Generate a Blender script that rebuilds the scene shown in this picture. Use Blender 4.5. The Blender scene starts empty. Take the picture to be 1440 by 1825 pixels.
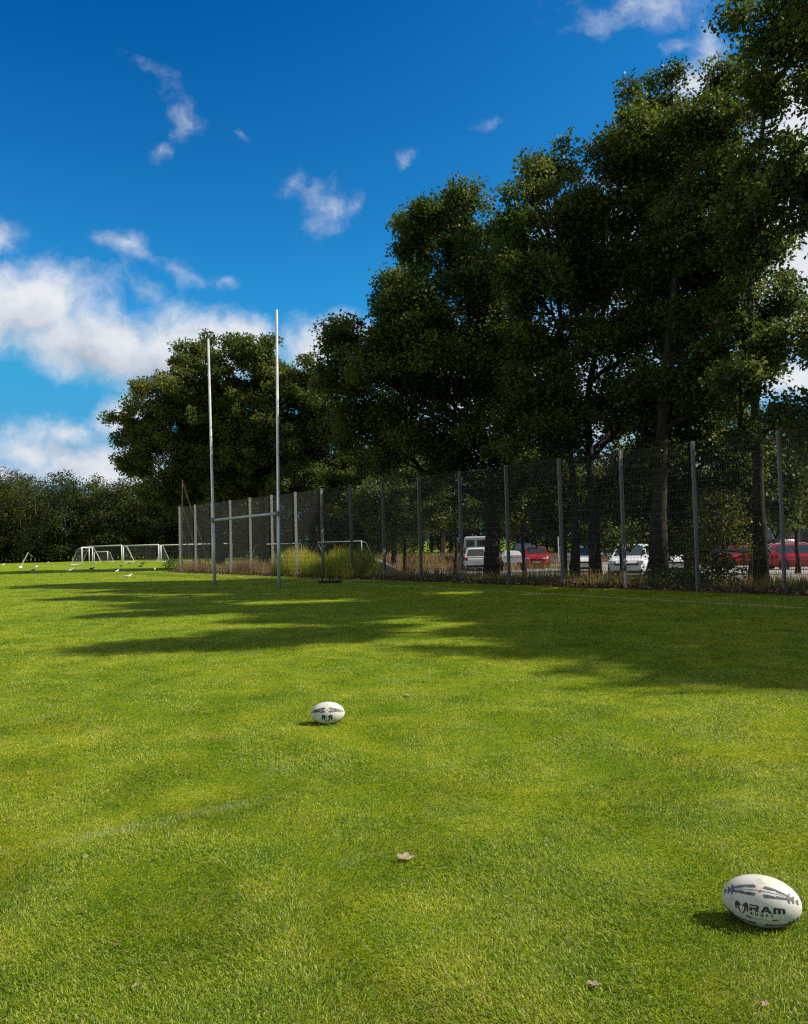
import bpy, bmesh, math, random
import numpy as np
from mathutils import Vector, Matrix

# ------------------------------------------------------------------ camera
S = bpy.context.scene
COL = S.collection
F, PITCH, ROLL, EYE = 1480.0, 0.0355, 0.0256, 1.52          # focal length in photo pixels
CP, SP, CR, SR = math.cos(PITCH), math.sin(PITCH), math.cos(ROLL), math.sin(ROLL)
right0, up0, fwd = Vector((1, 0, 0)), Vector((0, -SP, CP)), Vector((0, CP, SP))
RX, UX = CR * right0 - SR * up0, SR * right0 + CR * up0
cam = bpy.data.objects.new('camera', bpy.data.cameras.new('camera'))
COL.objects.link(cam)
m = Matrix((RX, UX, -fwd)).transposed().to_4x4()
m.translation = (0, 0, EYE)
cam.matrix_world = m
cam.data.sensor_fit = 'HORIZONTAL'
cam.data.sensor_width = 36
cam.data.lens = 36 * F / 1440
cam.data.clip_start = 0.05
cam.data.clip_end = 3000
S.camera = cam

def ray(px, py):
    a, b = px - 720.0, -(py - 912.5)
    u, v = CR * a + SR * b, -SR * a + CR * b
    return Vector((u, F * CP - v * SP, F * SP + v * CP))
def at(px, py, Y):
    d = ray(px, py)
    return Vector((0, 0, EYE)) + d * (Y / d.y)
def gnd(px, py, z=0.0):
    d = ray(px, py)
    return Vector((0, 0, EYE)) + d * ((z - EYE) / d.z)

# ------------------------------------------------------------------ light
SUN_EL, SUN_AZ = math.radians(42), math.radians(93)        # azimuth from +Y towards +X
sdir = Vector((math.sin(SUN_AZ) * math.cos(SUN_EL), math.cos(SUN_AZ) * math.cos(SUN_EL), math.sin(SUN_EL)))
sl = bpy.data.lights.new('sun', 'SUN')
sl.energy = 5.0
sl.angle = math.radians(0.5)
sl.color = (1.0, 0.93, 0.80)
so = bpy.data.objects.new('sun', sl)
so.rotation_euler = (-sdir).to_track_quat('-Z', 'Y').to_euler()
COL.objects.link(so)
S.view_settings.view_transform = 'Standard'
S.view_settings.look = 'None'
S.view_settings.gamma = 1
S.view_settings.exposure = 0.45
S.cycles.use_denoising = False
S.cycles.filter_width = 1.25

# ------------------------------------------------------------------ node helper
class NT:
    def __init__(s, tree):
        s.t = tree; s.n = tree.nodes; s.l = tree.links
    def new(s, typ, **kw):
        n = s.n.new(typ)
        for k, v in kw.items(): setattr(n, k, v)
        return n
    def put(s, sock, v):
        if v is None: return
        if hasattr(v, 'is_output'): s.l.new(v, sock)
        else: sock.default_value = v
    def math(s, op, a, b=None, c=None, clamp=False):
        n = s.new('ShaderNodeMath', operation=op); n.use_clamp = clamp
        for i, v in enumerate((a, b, c)): s.put(n.inputs[i], v)
        return n.outputs[0]
    def vmath(s, op, a, b=None, scale=None):
        n = s.new('ShaderNodeVectorMath', operation=op)
        s.put(n.inputs[0], a); s.put(n.inputs[1], b)
        if scale is not None: s.put(n.inputs['Scale'], scale)
        return n.outputs['Value'] if op in ('DOT_PRODUCT', 'LENGTH', 'DISTANCE') else n.outputs[0]
    def mix(s, f, a, b):
        n = s.new('ShaderNodeMix', data_type='RGBA')
        s.put(n.inputs[0], f); s.put(n.inputs[6], a); s.put(n.inputs[7], b)
        return n.outputs[2]
    def mul(s, a, b):
        n = s.new('ShaderNodeMix', data_type='RGBA', blend_type='MULTIPLY')
        n.inputs[0].default_value = 1; s.put(n.inputs[6], a); s.put(n.inputs[7], b)
        return n.outputs[2]
    def noise(s, vec, scale, detail=4, rough=0.55, dist=0.0, col=False):
        n = s.new('ShaderNodeTexNoise')
        s.put(n.inputs['Vector'], vec)
        n.inputs['Scale'].default_value = scale; n.inputs['Detail'].default_value = detail
        n.inputs['Roughness'].default_value = rough; n.inputs['Distortion'].default_value = dist
        return n.outputs['Color' if col else 'Fac']
    def ramp(s, fac, stops, interp='LINEAR'):
        n = s.new('ShaderNodeValToRGB'); r = n.color_ramp; r.interpolation = interp
        while len(r.elements) < len(stops): r.elements.new(0.5)
        for e, (p, c) in zip(r.elements, stops):
            e.position = p; e.color = tuple(c) + (1,) if len(c) == 3 else c
        s.put(n.inputs[0], fac)
        return n.outputs[0]
    def smooth(s, x, a, b):
        n = s.new('ShaderNodeMapRange', interpolation_type='SMOOTHSTEP')
        s.put(n.inputs[0], x); n.inputs[1].default_value = a; n.inputs[2].default_value = b
        return n.outputs[0]

# ------------------------------------------------------------------ sky
W = bpy.data.worlds.new('World'); S.world = W; W.use_nodes = True
T = NT(W.node_tree); T.n.clear()
sky = T.new('ShaderNodeTexSky', sky_type='NISHITA')
sky.sun_disc = False; sky.sun_elevation = SUN_EL; sky.sun_rotation = SUN_AZ
sky.altitude = 60; sky.air_density = 1.0; sky.dust_density = 0.35; sky.ozone_density = 3.0
skyc = T.vmath('MAXIMUM', T.vmath('SUBTRACT', T.vmath('MULTIPLY', sky.outputs[0], (0.262, 1.242, 1.456)), (0.225, 1.142, 1.46)), (0.012, 0.12, 0.4))
skyc = T.vmath('MINIMUM', skyc, (0.75, 2.8, 5.1))
geo = T.new('ShaderNodeTexCoord').outputs['Generated']
sep = T.new('ShaderNodeSeparateXYZ'); T.l.new(geo, sep.inputs[0])
yy = T.math('MAXIMUM', sep.outputs[1], 0.02)
uv = T.new('ShaderNodeCombineXYZ')
T.l.new(T.math('DIVIDE', sep.outputs[0], yy), uv.inputs[0]); T.l.new(T.math('DIVIDE', sep.outputs[2], yy), uv.inputs[1])
warp = T.vmath('SUBTRACT', T.noise(uv.outputs[0], 9, 5, 0.6, col=True), (0.5, 0.5, 0.5))
uvw = T.vmath('ADD', uv.outputs[0], T.vmath('SCALE', warp, scale=0.075))
CLOUDS = [  # photo px, py, rx, ry, tilt degrees, strength
    (20, 545, 150, 75, 0, 1.15), (180, 605, 150, 62, 8, 1.2), (330, 625, 150, 75, 5, 1.2), (430, 600, 75, 48, 15, 1.05),
    (110, 505, 120, 45, 0, .62), (250, 520, 60, 25, -10, .5), (75, 470, 60, 40, 0, .5), (580, 615, 70, 55, 0, 1.1),
    (60, 800, 160, 42, 0, .8), (190, 828, 140, 48, 0, 1.1), (240, 735, 70, 36, 0, 1.05), (110, 770, 120, 35, 0, .8), (20, 850, 120, 40, 0, .9),
    (8, 412, 55, 52, 0, .62), (215, 440, 75, 32, 12, .56), (310, 472, 105, 26, 18, .48), (400, 490, 40, 22, 10, .42),
    (338, 215, 62, 52, 35, .50), (284, 262, 24, 28, 0, .5), (275, 130, 70, 30, 35, .42), (415, 235, 60, 20, 10, .38),
    (522, 315, 40, 36, 0, .46), (572, 365, 62, 70, 30, .54), (635, 372, 48, 26, -25, .5), (710, 300, 45, 24, -38, .45),
    (865, 210, 65, 20, -10, .40), (1150, 5, 170, 48, -6, .56), (1255, 95, 50, 55, 0, .7), (1200, 85, 60, 25, -20, .45),
    (1240, 160, 60, 50, 0, .85), (1440, 220, 110, 110, 0, 1.2), (1420, 440, 150, 130, 0, 1.2), (1200, 430, 260, 130, 0, .95), (1400, 660, 160, 60, 0, .95),
    (1250, 840, 300, 60, 0, 1.0), (950, 700, 330, 160, 0, .85), (700, 860, 250, 60, 0, .9)]
SHADES = [(150, 640, 170, 40, 10, .8), (310, 675, 150, 45, 8, 1.0), (40, 590, 110, 40, 6, .6), (120, 795, 130, 22, 0, .7), (60, 835, 130, 22, 0, .6), (215, 770, 60, 20, 0, .7)]
def blobs(lst):
    out = None
    for px, py, rx, ry, ang, st in lst:
        d = ray(px, py); c = (d.x / d.y, d.z / d.y, 0)
        mp = T.new('ShaderNodeMapping', vector_type='TEXTURE')
        mp.inputs['Location'].default_value = c
        mp.inputs['Rotation'].default_value = (0, 0, -math.radians(ang))
        mp.inputs['Scale'].default_value = (rx / F, ry / F, 1)
        T.l.new(uvw, mp.inputs[0])
        q = T.vmath('LENGTH', mp.outputs[0])
        v = T.math('MULTIPLY', T.math('SUBTRACT', 1.0, T.math('MULTIPLY', q, 0.55), clamp=True), st)
        out = v if out is None else T.math('SMOOTH_MAX', out, v, 0.12)
    return out
field = blobs(CLOUDS)
n1 = T.noise(uvw, 20, 10, 0.62)
n2 = T.noise(uv.outputs[0], 5.5, 6, 0.55)
fsum = T.math('ADD', field, T.math('MULTIPLY', T.math('SUBTRACT', n1, 0.5), 0.75))
dens = T.smooth(fsum, 0.24, 0.93)
dens = T.math('MULTIPLY', dens, T.smooth(sep.outputs[1], 0.02, 0.2))
shade = T.math('MULTIPLY', T.smooth(T.math('ADD', blobs(SHADES), T.math('MULTIPLY', T.math('SUBTRACT', n2, 0.5), 1.1)), 0.2, 0.95), 0.85)
cc = T.mix(shade, (5.6, 5.9, 6.3, 1), (2.9, 3.35, 4.1, 1))
cc = T.mul(cc, T.ramp(n1, [(0.25, (.80, .83, .88)), (0.62, (1.06, 1.05, 1.03))]))
# bright cumulus added over the unseen rest of the sky as neutral fill light
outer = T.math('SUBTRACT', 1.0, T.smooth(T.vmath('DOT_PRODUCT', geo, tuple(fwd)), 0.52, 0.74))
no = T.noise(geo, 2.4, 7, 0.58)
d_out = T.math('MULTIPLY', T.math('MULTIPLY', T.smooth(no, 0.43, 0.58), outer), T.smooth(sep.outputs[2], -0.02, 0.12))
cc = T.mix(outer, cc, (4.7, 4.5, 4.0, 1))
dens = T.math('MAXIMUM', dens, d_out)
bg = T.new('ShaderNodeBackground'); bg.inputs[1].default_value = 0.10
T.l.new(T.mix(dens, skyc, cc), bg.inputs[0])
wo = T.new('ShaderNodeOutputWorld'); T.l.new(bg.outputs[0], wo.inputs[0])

# ------------------------------------------------------------------ materials
def mat(name, build=None, color=(.5, .5, .5), rough=.6, metal=0., spec=.5, **kw):
    M = bpy.data.materials.new(name); M.use_nodes = True
    t = NT(M.node_tree); b = t.n['Principled BSDF']
    b.inputs['Roughness'].default_value = rough; b.inputs['Metallic'].default_value = metal
    b.inputs['Specular IOR Level'].default_value = spec
    b.inputs['Base Color'].default_value = tuple(color) + (1,)
    for k, v in kw.items(): b.inputs[k].default_value = v
    if build: build(t, b)
    return M
def objco(t): return t.new('ShaderNodeTexCoord').outputs['Object']
def poss(t): return t.new('ShaderNodeNewGeometry').outputs['Position']
def mottled(c1, c2, scale, detail=5, bump=0., bscale=None, rough=.7, name='m', metal=0., spec=.4, lo=.35, hi=.65):
    def bld(t, b):
        co = objco(t)
        n = t.noise(co, scale, detail, .6)
        t.l.new(t.ramp(n, [(lo, c1), (hi, c2)]), b.inputs['Base Color'])
        if bump:
            bp = t.new('ShaderNodeBump'); bp.inputs['Strength'].default_value = bump; bp.inputs['Distance'].default_value = .02
            t.l.new(t.noise(co, bscale or scale * 3, 6, .65), bp.inputs['Height']); t.l.new(bp.outputs[0], b.inputs['Normal'])
    return mat(name, bld, rough=rough, metal=metal, spec=spec)

# pitch line geometry (world XY): point + direction, half width
TOUCH_A, TOUCH_B = gnd(700, 1043), gnd(1440, 1084)
NEAR_A, NEAR_B = gnd(0, 1524), gnd(880, 1345)
def chalk(t, pos, A, B, half, lo, hi):
    d = (B - A); d.z = 0; d.normalize(); n = Vector((-d.y, d.x, 0))
    off = t.math('ABSOLUTE', t.math('SUBTRACT', t.vmath('DOT_PRODUCT', pos, n), n.dot(A)))
    band = t.math('SUBTRACT', 1.0, t.smooth(off, half * .45, half))
    wear = t.smooth(t.noise(pos, 2.3, 5, .7), lo, hi)
    return t.math('MULTIPLY', band, wear)
def lawn_color(t, pos, rnd=None):
    a = t.noise(pos, .55, 4, .6); b = t.noise(pos, 2.6, 5, .62); c = t.noise(pos, 11, 3, .6)
    f = t.math('ADD', t.math('MULTIPLY', a, .42), t.math('ADD', t.math('MULTIPLY', b, .36), t.math('MULTIPLY', c, .22)))
    if rnd is not None: f = t.math('ADD', f, t.math('MULTIPLY', t.math('SUBTRACT', rnd, .5), .30))
    col = t.ramp(f, [(.33, (.072, .148, .002)), (.43, (.133, .220, .003)), (.51, (.195, .270, .004)), (.59, (.285, .33, .010)), (.71, (.43, .41, .05))])
    pale = t.smooth(t.noise(pos, 1.7, 6, .68, .6), .54, .70)
    col = t.mix(t.math('MULTIPLY', pale, .2), col, (.42, .44, .16, 1))
    return col
def b_grass(t, b):
    pos = poss(t)
    at_ = t.new('ShaderNodeAttribute', attribute_name='rnd')
    col = lawn_color(t, pos, at_.outputs['Fac'])
    r7 = t.math('FRACT', t.math('MULTIPLY', at_.outputs['Fac'], 7.31))
    val = t.math('ADD', t.math('MULTIPLY', r7, .85), .62)
    cv = t.new('ShaderNodeCombineXYZ'); [t.l.new(val, cv.inputs[i]) for i in range(3)]
    col = t.mul(col, cv.outputs[0])
    tipc = t.math('MULTIPLY', t.math('GREATER_THAN', r7, .80), .5)
    col = t.mix(tipc, col, (.46, .52, .17, 1))
    dead = t.math('GREATER_THAN', at_.outputs['Fac'], .955)
    col = t.mix(dead, col, (.46, .38, .16, 1))
    nd = (NEAR_B - NEAR_A); nd.z = 0; nd.normalize()
    along = t.math('SUBTRACT', t.vmath('DOT_PRODUCT', pos, nd), nd.dot(NEAR_A))
    fade = t.math('SUBTRACT', 1.0, t.math('MULTIPLY', t.smooth(along, .9, 2.0), .72))
    ch = t.math('MAXIMUM', t.math('MULTIPLY', chalk(t, pos, TOUCH_A, TOUCH_B, .09, .3, .62), .42), t.math('MULTIPLY', chalk(t, pos, NEAR_A, NEAR_B, .075, .30, .62), t.math('MULTIPLY', fade, .23)))
    col = t.mix(ch, col, (.62, .64, .56, 1))
    t.l.new(col, b.inputs['Base Color'])
    tr = t.new('ShaderNodeBsdfTranslucent'); t.l.new(col, tr.inputs[0])
    mx = t.new('ShaderNodeMixShader'); mx.inputs[0].default_value = .38
    t.l.new(b.outputs[0], mx.inputs[1]); t.l.new(tr.outputs[0], mx.inputs[2])
    t.l.new(mx.outputs[0], t.n['Material Output'].inputs[0])
M_GRASS = mat('grass_blades', b_grass, rough=.5, spec=.22)
def b_lawn(t, b):
    pos = poss(t)
    col = t.mul(lawn_color(t, pos), (.84, .84, .8, 1))
    ch = chalk(t, pos, TOUCH_A, TOUCH_B, .10, .35, .62)
    t.l.new(t.mix(ch, col, (.5, .52, .45, 1)), b.inputs['Base Color'])
    bp = t.new('ShaderNodeBump'); bp.inputs['Strength'].default_value = .8; bp.inputs['Distance'].default_value = .03
    t.l.new(t.noise(pos, 40, 4, .7), bp.inputs['Height']); t.l.new(bp.outputs[0], b.inputs['Normal'])
M_LAWN = mat('lawn_soil', b_lawn, rough=.9, spec=.1)
M_SOIL = mottled((.035, .026, .015), (.10, .075, .042), 1.6, 6, .6, 14, .95, 'verge_soil', spec=.1)
def b_asph(t, b):
    pos = poss(t)
    n = t.noise(pos, .5, 5, .6); g = t.noise(pos, 60, 3, .7)
    f = t.math('ADD', t.math('MULTIPLY', n, .6), t.math('MULTIPLY', g, .4))
    t.l.new(t.ramp(f, [(.35, (.16, .155, .14)), (.65, (.30, .285, .255))]), b.inputs['Base Color'])
M_ASPH = mat('pale_tarmac', b_asph, rough=.9, spec=.15)
M_KERB = mottled((.40, .39, .36), (.55, .53, .5), 3, 5, .3, 30, .85, 'kerb_stone')
def leafmat(name, dark, mid, light, trans=.33, rough=.5, spec=.32):
    def bld(t, b):
        at_ = t.new('ShaderNodeAttribute', attribute_name='rnd')
        col = t.ramp(at_.outputs['Fac'], [(.05, dark), (.5, mid), (.95, light)])
        t.l.new(col, b.inputs['Base Color'])
        tr = t.new('ShaderNodeBsdfTranslucent'); t.l.new(t.mul(col, (1.25, 1.3, .6, 1)), tr.inputs[0])
        mx = t.new('ShaderNodeMixShader'); mx.inputs[0].default_value = trans
        t.l.new(b.outputs[0], mx.inputs[1]); t.l.new(tr.outputs[0], mx.inputs[2])
        t.l.new(mx.outputs[0], t.n['Material Output'].inputs[0])
    return mat(name, bld, rough=rough, spec=spec)
M_LEAF = leafmat('oak_leaves', (.032, .056, .016), (.064, .098, .024), (.140, .160, .040), .42)
M_LEAF_O = leafmat('olive_leaves', (.043, .068, .018), (.086, .115, .028), (.155, .168, .044), .42)
M_LEAF_Y = leafmat('yellowish_leaves', (.060, .075, .016), (.110, .120, .024), (.210, .180, .040), .4)
M_LEAF_F = leafmat('forest_leaves', (.022, .036, .012), (.046, .063, .018), (.10, .105, .028), .3, .6, .15)
M_BARK = mottled((.018, .014, .010), (.060, .048, .036), 6, 6, 1.0, 22, .95, 'oak_bark', spec=.15)
M_BARK_P = mottled((.10, .06, .035), (.34, .25, .16), 4, 5, .8, 14, .9, 'peeling_bark', spec=.15)
M_TALL = leafmat('tall_grass', (.085, .105, .020), (.22, .19, .06), (.36, .26, .11), .35, .7, .15)
M_GOLD = leafmat('flowering_weeds', (.16, .20, .03), (.34, .36, .045), (.60, .50, .08), .45, .7, .15)
M_DRY = leafmat('dry_grass', (.12, .07, .03), (.24, .15, .07), (.38, .27, .14), .3, .8, .1)
M_LITTER = leafmat('leaf_litter', (.06, .035, .018), (.14, .085, .045), (.36, .27, .17), .15, .8, .15)
M_GALV = mottled((.14, .144, .14), (.215, .22, .215), 5, 4, .1, 30, .55, 'galvanised_steel', metal=.15)
M_WIRE = mottled((.045, .046, .044), (.075, .077, .073), 8, 3, 0, None, .6, 'galvanised_wire', metal=.1)
M_ALU = mottled((.46, .46, .45), (.60, .60, .59), 3, 4, 0.05, 40, .4, 'goalpost_aluminium', metal=.25)
M_WHITE = mottled((.66, .66, .64), (.80, .80, .78), 4, 4, 0, None, .45, 'white_paint')
M_NET = mat('net_cord', color=(.5, .52, .52), rough=.8)
M_RUST = mottled((.16, .085, .05), (.30, .19, .12), 7, 5, .3, 30, .85, 'weathered_brown_wood')
M_BLACK = mottled((.010, .010, .011), (.022, .022, .024), 8, 4, .1, 30, .55, 'black_plastic')
M_RUBBER = mat('tyre_rubber', color=(.016, .016, .017), rough=.85)
M_RIM = mat('wheel_rim', color=(.42, .43, .44), rough=.35, metal=.8)
M_GLASS = mat('car_glass', color=(.035, .05, .05), rough=.06, spec=.9)
M_CARW = mottled((.68, .69, .70), (.74, .75, .76), 2, 4, 0, None, .25, 'white_car_paint', spec=.6)
M_CARR = mottled((.30, .008, .016), (.40, .014, .022), 2, 4, 0, None, .22, 'red_car_paint', spec=.6)
M_CARK = mottled((.012, .013, .015), (.020, .021, .024), 2, 4, 0, None, .2, 'black_car_paint', spec=.6)
M_LAMPG = mat('headlamp_glass', color=(.75, .77, .78), rough=.1, spec=.8)
M_TAIL = mat('tail_light', color=(.45, .02, .02), rough=.2, spec=.6)
M_PLATE = mat('number_plate', color=(.62, .62, .58), rough=.5)
M_GRAVEL = mottled((.13, .125, .115), (.30, .285, .26), 9, 7, 1.0, 28, .95, 'gravel', spec=.15)
M_WALL = mottled((.20, .21, .23), (.27, .28, .30), 2, 4, .1, 20, .8, 'grey_render')
M_WALLD = mottled((.09, .10, .12), (.13, .14, .16), 2, 4, .1, 20, .7, 'dark_cladding')
M_BALL = None

# ------------------------------------------------------------------ object helpers
def tag(o, label=None, cat=None, group=None, kind=None):
    if label: o['label'] = label
    if cat: o['category'] = cat
    if group: o['group'] = group
    if kind: o['kind'] = kind
    return o
def empty(name, loc=(0, 0, 0), rz=0.):
    o = bpy.data.objects.new(name, None); COL.objects.link(o)
    o.location = loc; o.rotation_euler = (0, 0, rz); o.empty_display_size = .3
    return o
def link(name, me, M, parent=None, smooth=False):
    o = bpy.data.objects.new(name, me); COL.objects.link(o)
    if M: me.materials.append(M)
    if parent: o.parent = parent
    if smooth: me.polygons.foreach_set('use_smooth', [True] * len(me.polygons))
    return o
def np_mesh(name, V, faces, k, attr=None):
    """V (n,3); faces (m,k) ints; attr per-face float called rnd"""
    me = bpy.data.meshes.new(name)
    n, mm = len(V), len(faces)
    me.vertices.add(n); me.vertices.foreach_set('co', np.asarray(V, np.float32).ravel())
    me.loops.add(mm * k); me.loops.foreach_set('vertex_index', np.asarray(faces, np.int32).ravel())
    me.polygons.add(mm); me.polygons.foreach_set('loop_start', np.arange(0, mm * k, k, dtype=np.int32))
    if attr is not None:
        a = me.attributes.new('rnd', 'FLOAT', 'FACE'); a.data.foreach_set('value', np.asarray(attr, np.float32))
    me.update(calc_edges=True)
    return me
class MB:
    """collects simple shapes into one mesh"""
    def __init__(s): s.v = []; s.f = []
    def add(s, vs, fs):
        b = len(s.v); s.v += [tuple(v) for v in vs]; s.f += [tuple(i + b for i in f) for f in fs]; return s
    def box(s, c, d, rot=None):
        vs = [Vector((x * d[0] / 2, y * d[1] / 2, z * d[2] / 2)) for x in (-1, 1) for y in (-1, 1) for z in (-1, 1)]
        if rot: vs = [rot @ v for v in vs]
        return s.add([v + Vector(c) for v in vs], [(0, 1, 3, 2), (4, 6, 7, 5), (0, 4, 5, 1), (2, 3, 7, 6), (0, 2, 6, 4), (1, 5, 7, 3)])
    def tube(s, pts, rad, n=8, cap=True):
        pts = [Vector(p) for p in pts]; rad = rad if hasattr(rad, '__len__') else [rad] * len(pts)
        b = []; ref = None
        for i, p in enumerate(pts):
            d = (pts[min(i + 1, len(pts) - 1)] - pts[max(i - 1, 0)]).normalized()
            if ref is None: ref = d.orthogonal().normalized()
            ref = (ref - d * ref.dot(d)); ref = ref.normalized() if ref.length > 1e-6 else d.orthogonal().normalized()
            e = d.cross(ref)
            b += [p + (ref * math.cos(a) + e * math.sin(a)) * rad[i] for a in (2 * math.pi * j / n for j in range(n))]
        fs = [(i * n + j, i * n + (j + 1) % n, (i + 1) * n + (j + 1) % n, (i + 1) * n + j) for i in range(len(pts) - 1) for j in range(n)]
        if cap: fs += [tuple(reversed(range(n))), tuple(range((len(pts) - 1) * n, len(pts) * n))]
        return s.add(b, fs)
    def loft(s, rings, close=True, cap=True):
        n = len(rings[0]); b = [v for r in rings for v in r]
        fs = [(i * n + j, i * n + (j + 1) % n, (i + 1) * n + (j + 1) % n, (i + 1) * n + j) for i in range(len(rings) - 1) for j in range(n if close else n - 1)]
        if cap: fs += [tuple(reversed(range(n))), tuple(range((len(rings) - 1) * n, len(rings) * n))]
        return s.add(b, fs)
    def lathe(s, prof, axis='z', c=(0, 0, 0), n=16):
        rings = []
        for r, h in prof:
            ring = []
            for j in range(n):
                a = 2 * math.pi * j / n; x, y = r * math.cos(a), r * math.sin(a)
                p = {'z': (x, y, h), 'x': (h, x, y), 'y': (y, h, x)}[axis]
                ring.append(Vector(p) + Vector(c))
            rings.append(ring)
        return s.loft(rings)
    def build(s, name, M, parent=None, smooth=False, bevel=0.):
        me = bpy.data.meshes.new(name); me.from_pydata(s.v, [], s.f)
        bm = bmesh.new(); bm.from_mesh(me)
        if bevel: bmesh.ops.bevel(bm, geom=bm.edges[:], offset=bevel, segments=2, affect='EDGES')
        bmesh.ops.recalc_face_normals(bm, faces=bm.faces[:]); bm.to_mesh(me); bm.free()
        return link(name, me, M, parent, smooth)
def children(o): return [c for c in bpy.data.objects if c.parent == o]
def copy_tree(o, parent=None):
    c = o.copy(); COL.objects.link(c)
    if parent: c.parent = parent
    for ch in list(o.children): copy_tree(ch, c)
    return c

# ------------------------------------------------------------------ fence line coordinates
FS = Vector((-13.8056, 51.0204, 0)); STEP = Vector((1.44021, -1.91868, 0)); FH = 3.99
FD = STEP.normalized(); FN = Vector((-FD.y, FD.x, 0))       # FN points behind the fence
def fl(t, d, z=0.): return FS + FD * t + FN * d + Vector((0, 0, z))
def ftd(p): q = Vector((p[0], p[1], 0)) - FS; return q.dot(FD), q.dot(FN)
def sstep(x, a, b):
    u = min(1, max(0, (x - a) / (b - a))); return u * u * (3 - 2 * u)
def gz_td(t, d):
    return (-.28 * sstep(d, 1.2, 5) - .021 * max(0, min(d, 45) - 5)) * sstep(t, -3, 6)
def gz(p): return gz_td(*ftd(p))
def row(px, d):
    """ground point on the line d metres behind the fence, seen in photo column px"""
    r = ray(px, 990); A = FS + FN * d
    M2 = Matrix(((r.x, -FD.x), (r.y, -FD.y))); s = M2.inverted() @ Vector((A.x, A.y))
    p = Vector((r.x * s[0], r.y * s[0], 0)); p.z = gz(p)
    return p

# ------------------------------------------------------------------ ground
def ground_sheet(name, ts, ds, M, lift=0.):
    V = [fl(t, d, gz_td(t, d) + lift) for t in ts for d in ds]; n = len(ds)
    fs = [(i * n + j, i * n + j + 1, (i + 1) * n + j + 1, (i + 1) * n + j) for i in range(len(ts) - 1) for j in range(n - 1)]
    me = bpy.data.meshes.new(name); me.from_pydata([tuple(v) for v in V], [], fs)
    bm = bmesh.new(); bm.from_mesh(me); bmesh.ops.recalc_face_normals(bm, faces=bm.faces[:])
    if bm.faces[0].normal.z < 0: bmesh.ops.reverse_faces(bm, faces=bm.faces[:])
    bm.to_mesh(me); bm.free()
    return tag(link(name, me, M, smooth=True), kind='structure')
TS = [-900, -300, -100, -40, -15, -6, -3, -1, 0, 1, 2, 3, 4, 5, 6, 9, 14, 20, 30, 40, 50, 60, 80, 120, 300, 900]
ground_sheet('ground', TS, [-900, -300, -80, -40, -20, -8, -2, 0, .6, 1.2, 1.8, 2.4, 3, 3.6, 4.2, 5, 8, 15, 25, 35, 45, 80, 200, 900], M_LAWN)
ground_sheet('verge', [-1.2, -.5, 0, 1, 2, 3, 4, 5, 6, 9, 14, 20, 30, 40, 50, 60, 80, 120], [-.35, 0, .6, 1.2, 1.8, 2.4, 3, 3.6, 4.2, 5, 6.5], M_SOIL, .005)
ground_sheet('car_park', [3, 4, 5, 6, 9, 14, 20, 30, 40, 50, 60, 80, 120], [6.3, 8, 15, 25, 35, 44], M_ASPH, .010)
ground_sheet('woodland_floor', [-10, -3, -1, 0, 2, 4, 6, 9, 14, 20, 30, 40, 50, 60, 80, 120, 200], [44, 45, 80, 160], M_SOIL, .010)
ground_sheet('waste_ground', [-15, -10, -6, -3, -1, 0, 1, 2, 2.9], [6.6, 8, 15, 25, 35, 45, 60], M_SOIL, .014)
kb = MB()
kt = [3, 6, 9, 14, 20, 30, 40, 50, 60, 80, 120]
rings = []
for t in kt:
    z = gz_td(t, 6.3)
    rings.append([fl(t, 6.2, z - .1), fl(t, 6.2, z + .12), fl(t, 6.38, z + .12), fl(t, 6.38, z - .1)])
kb.loft(rings)
tag(kb.build('kerb', M_KERB), kind='structure')

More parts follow.
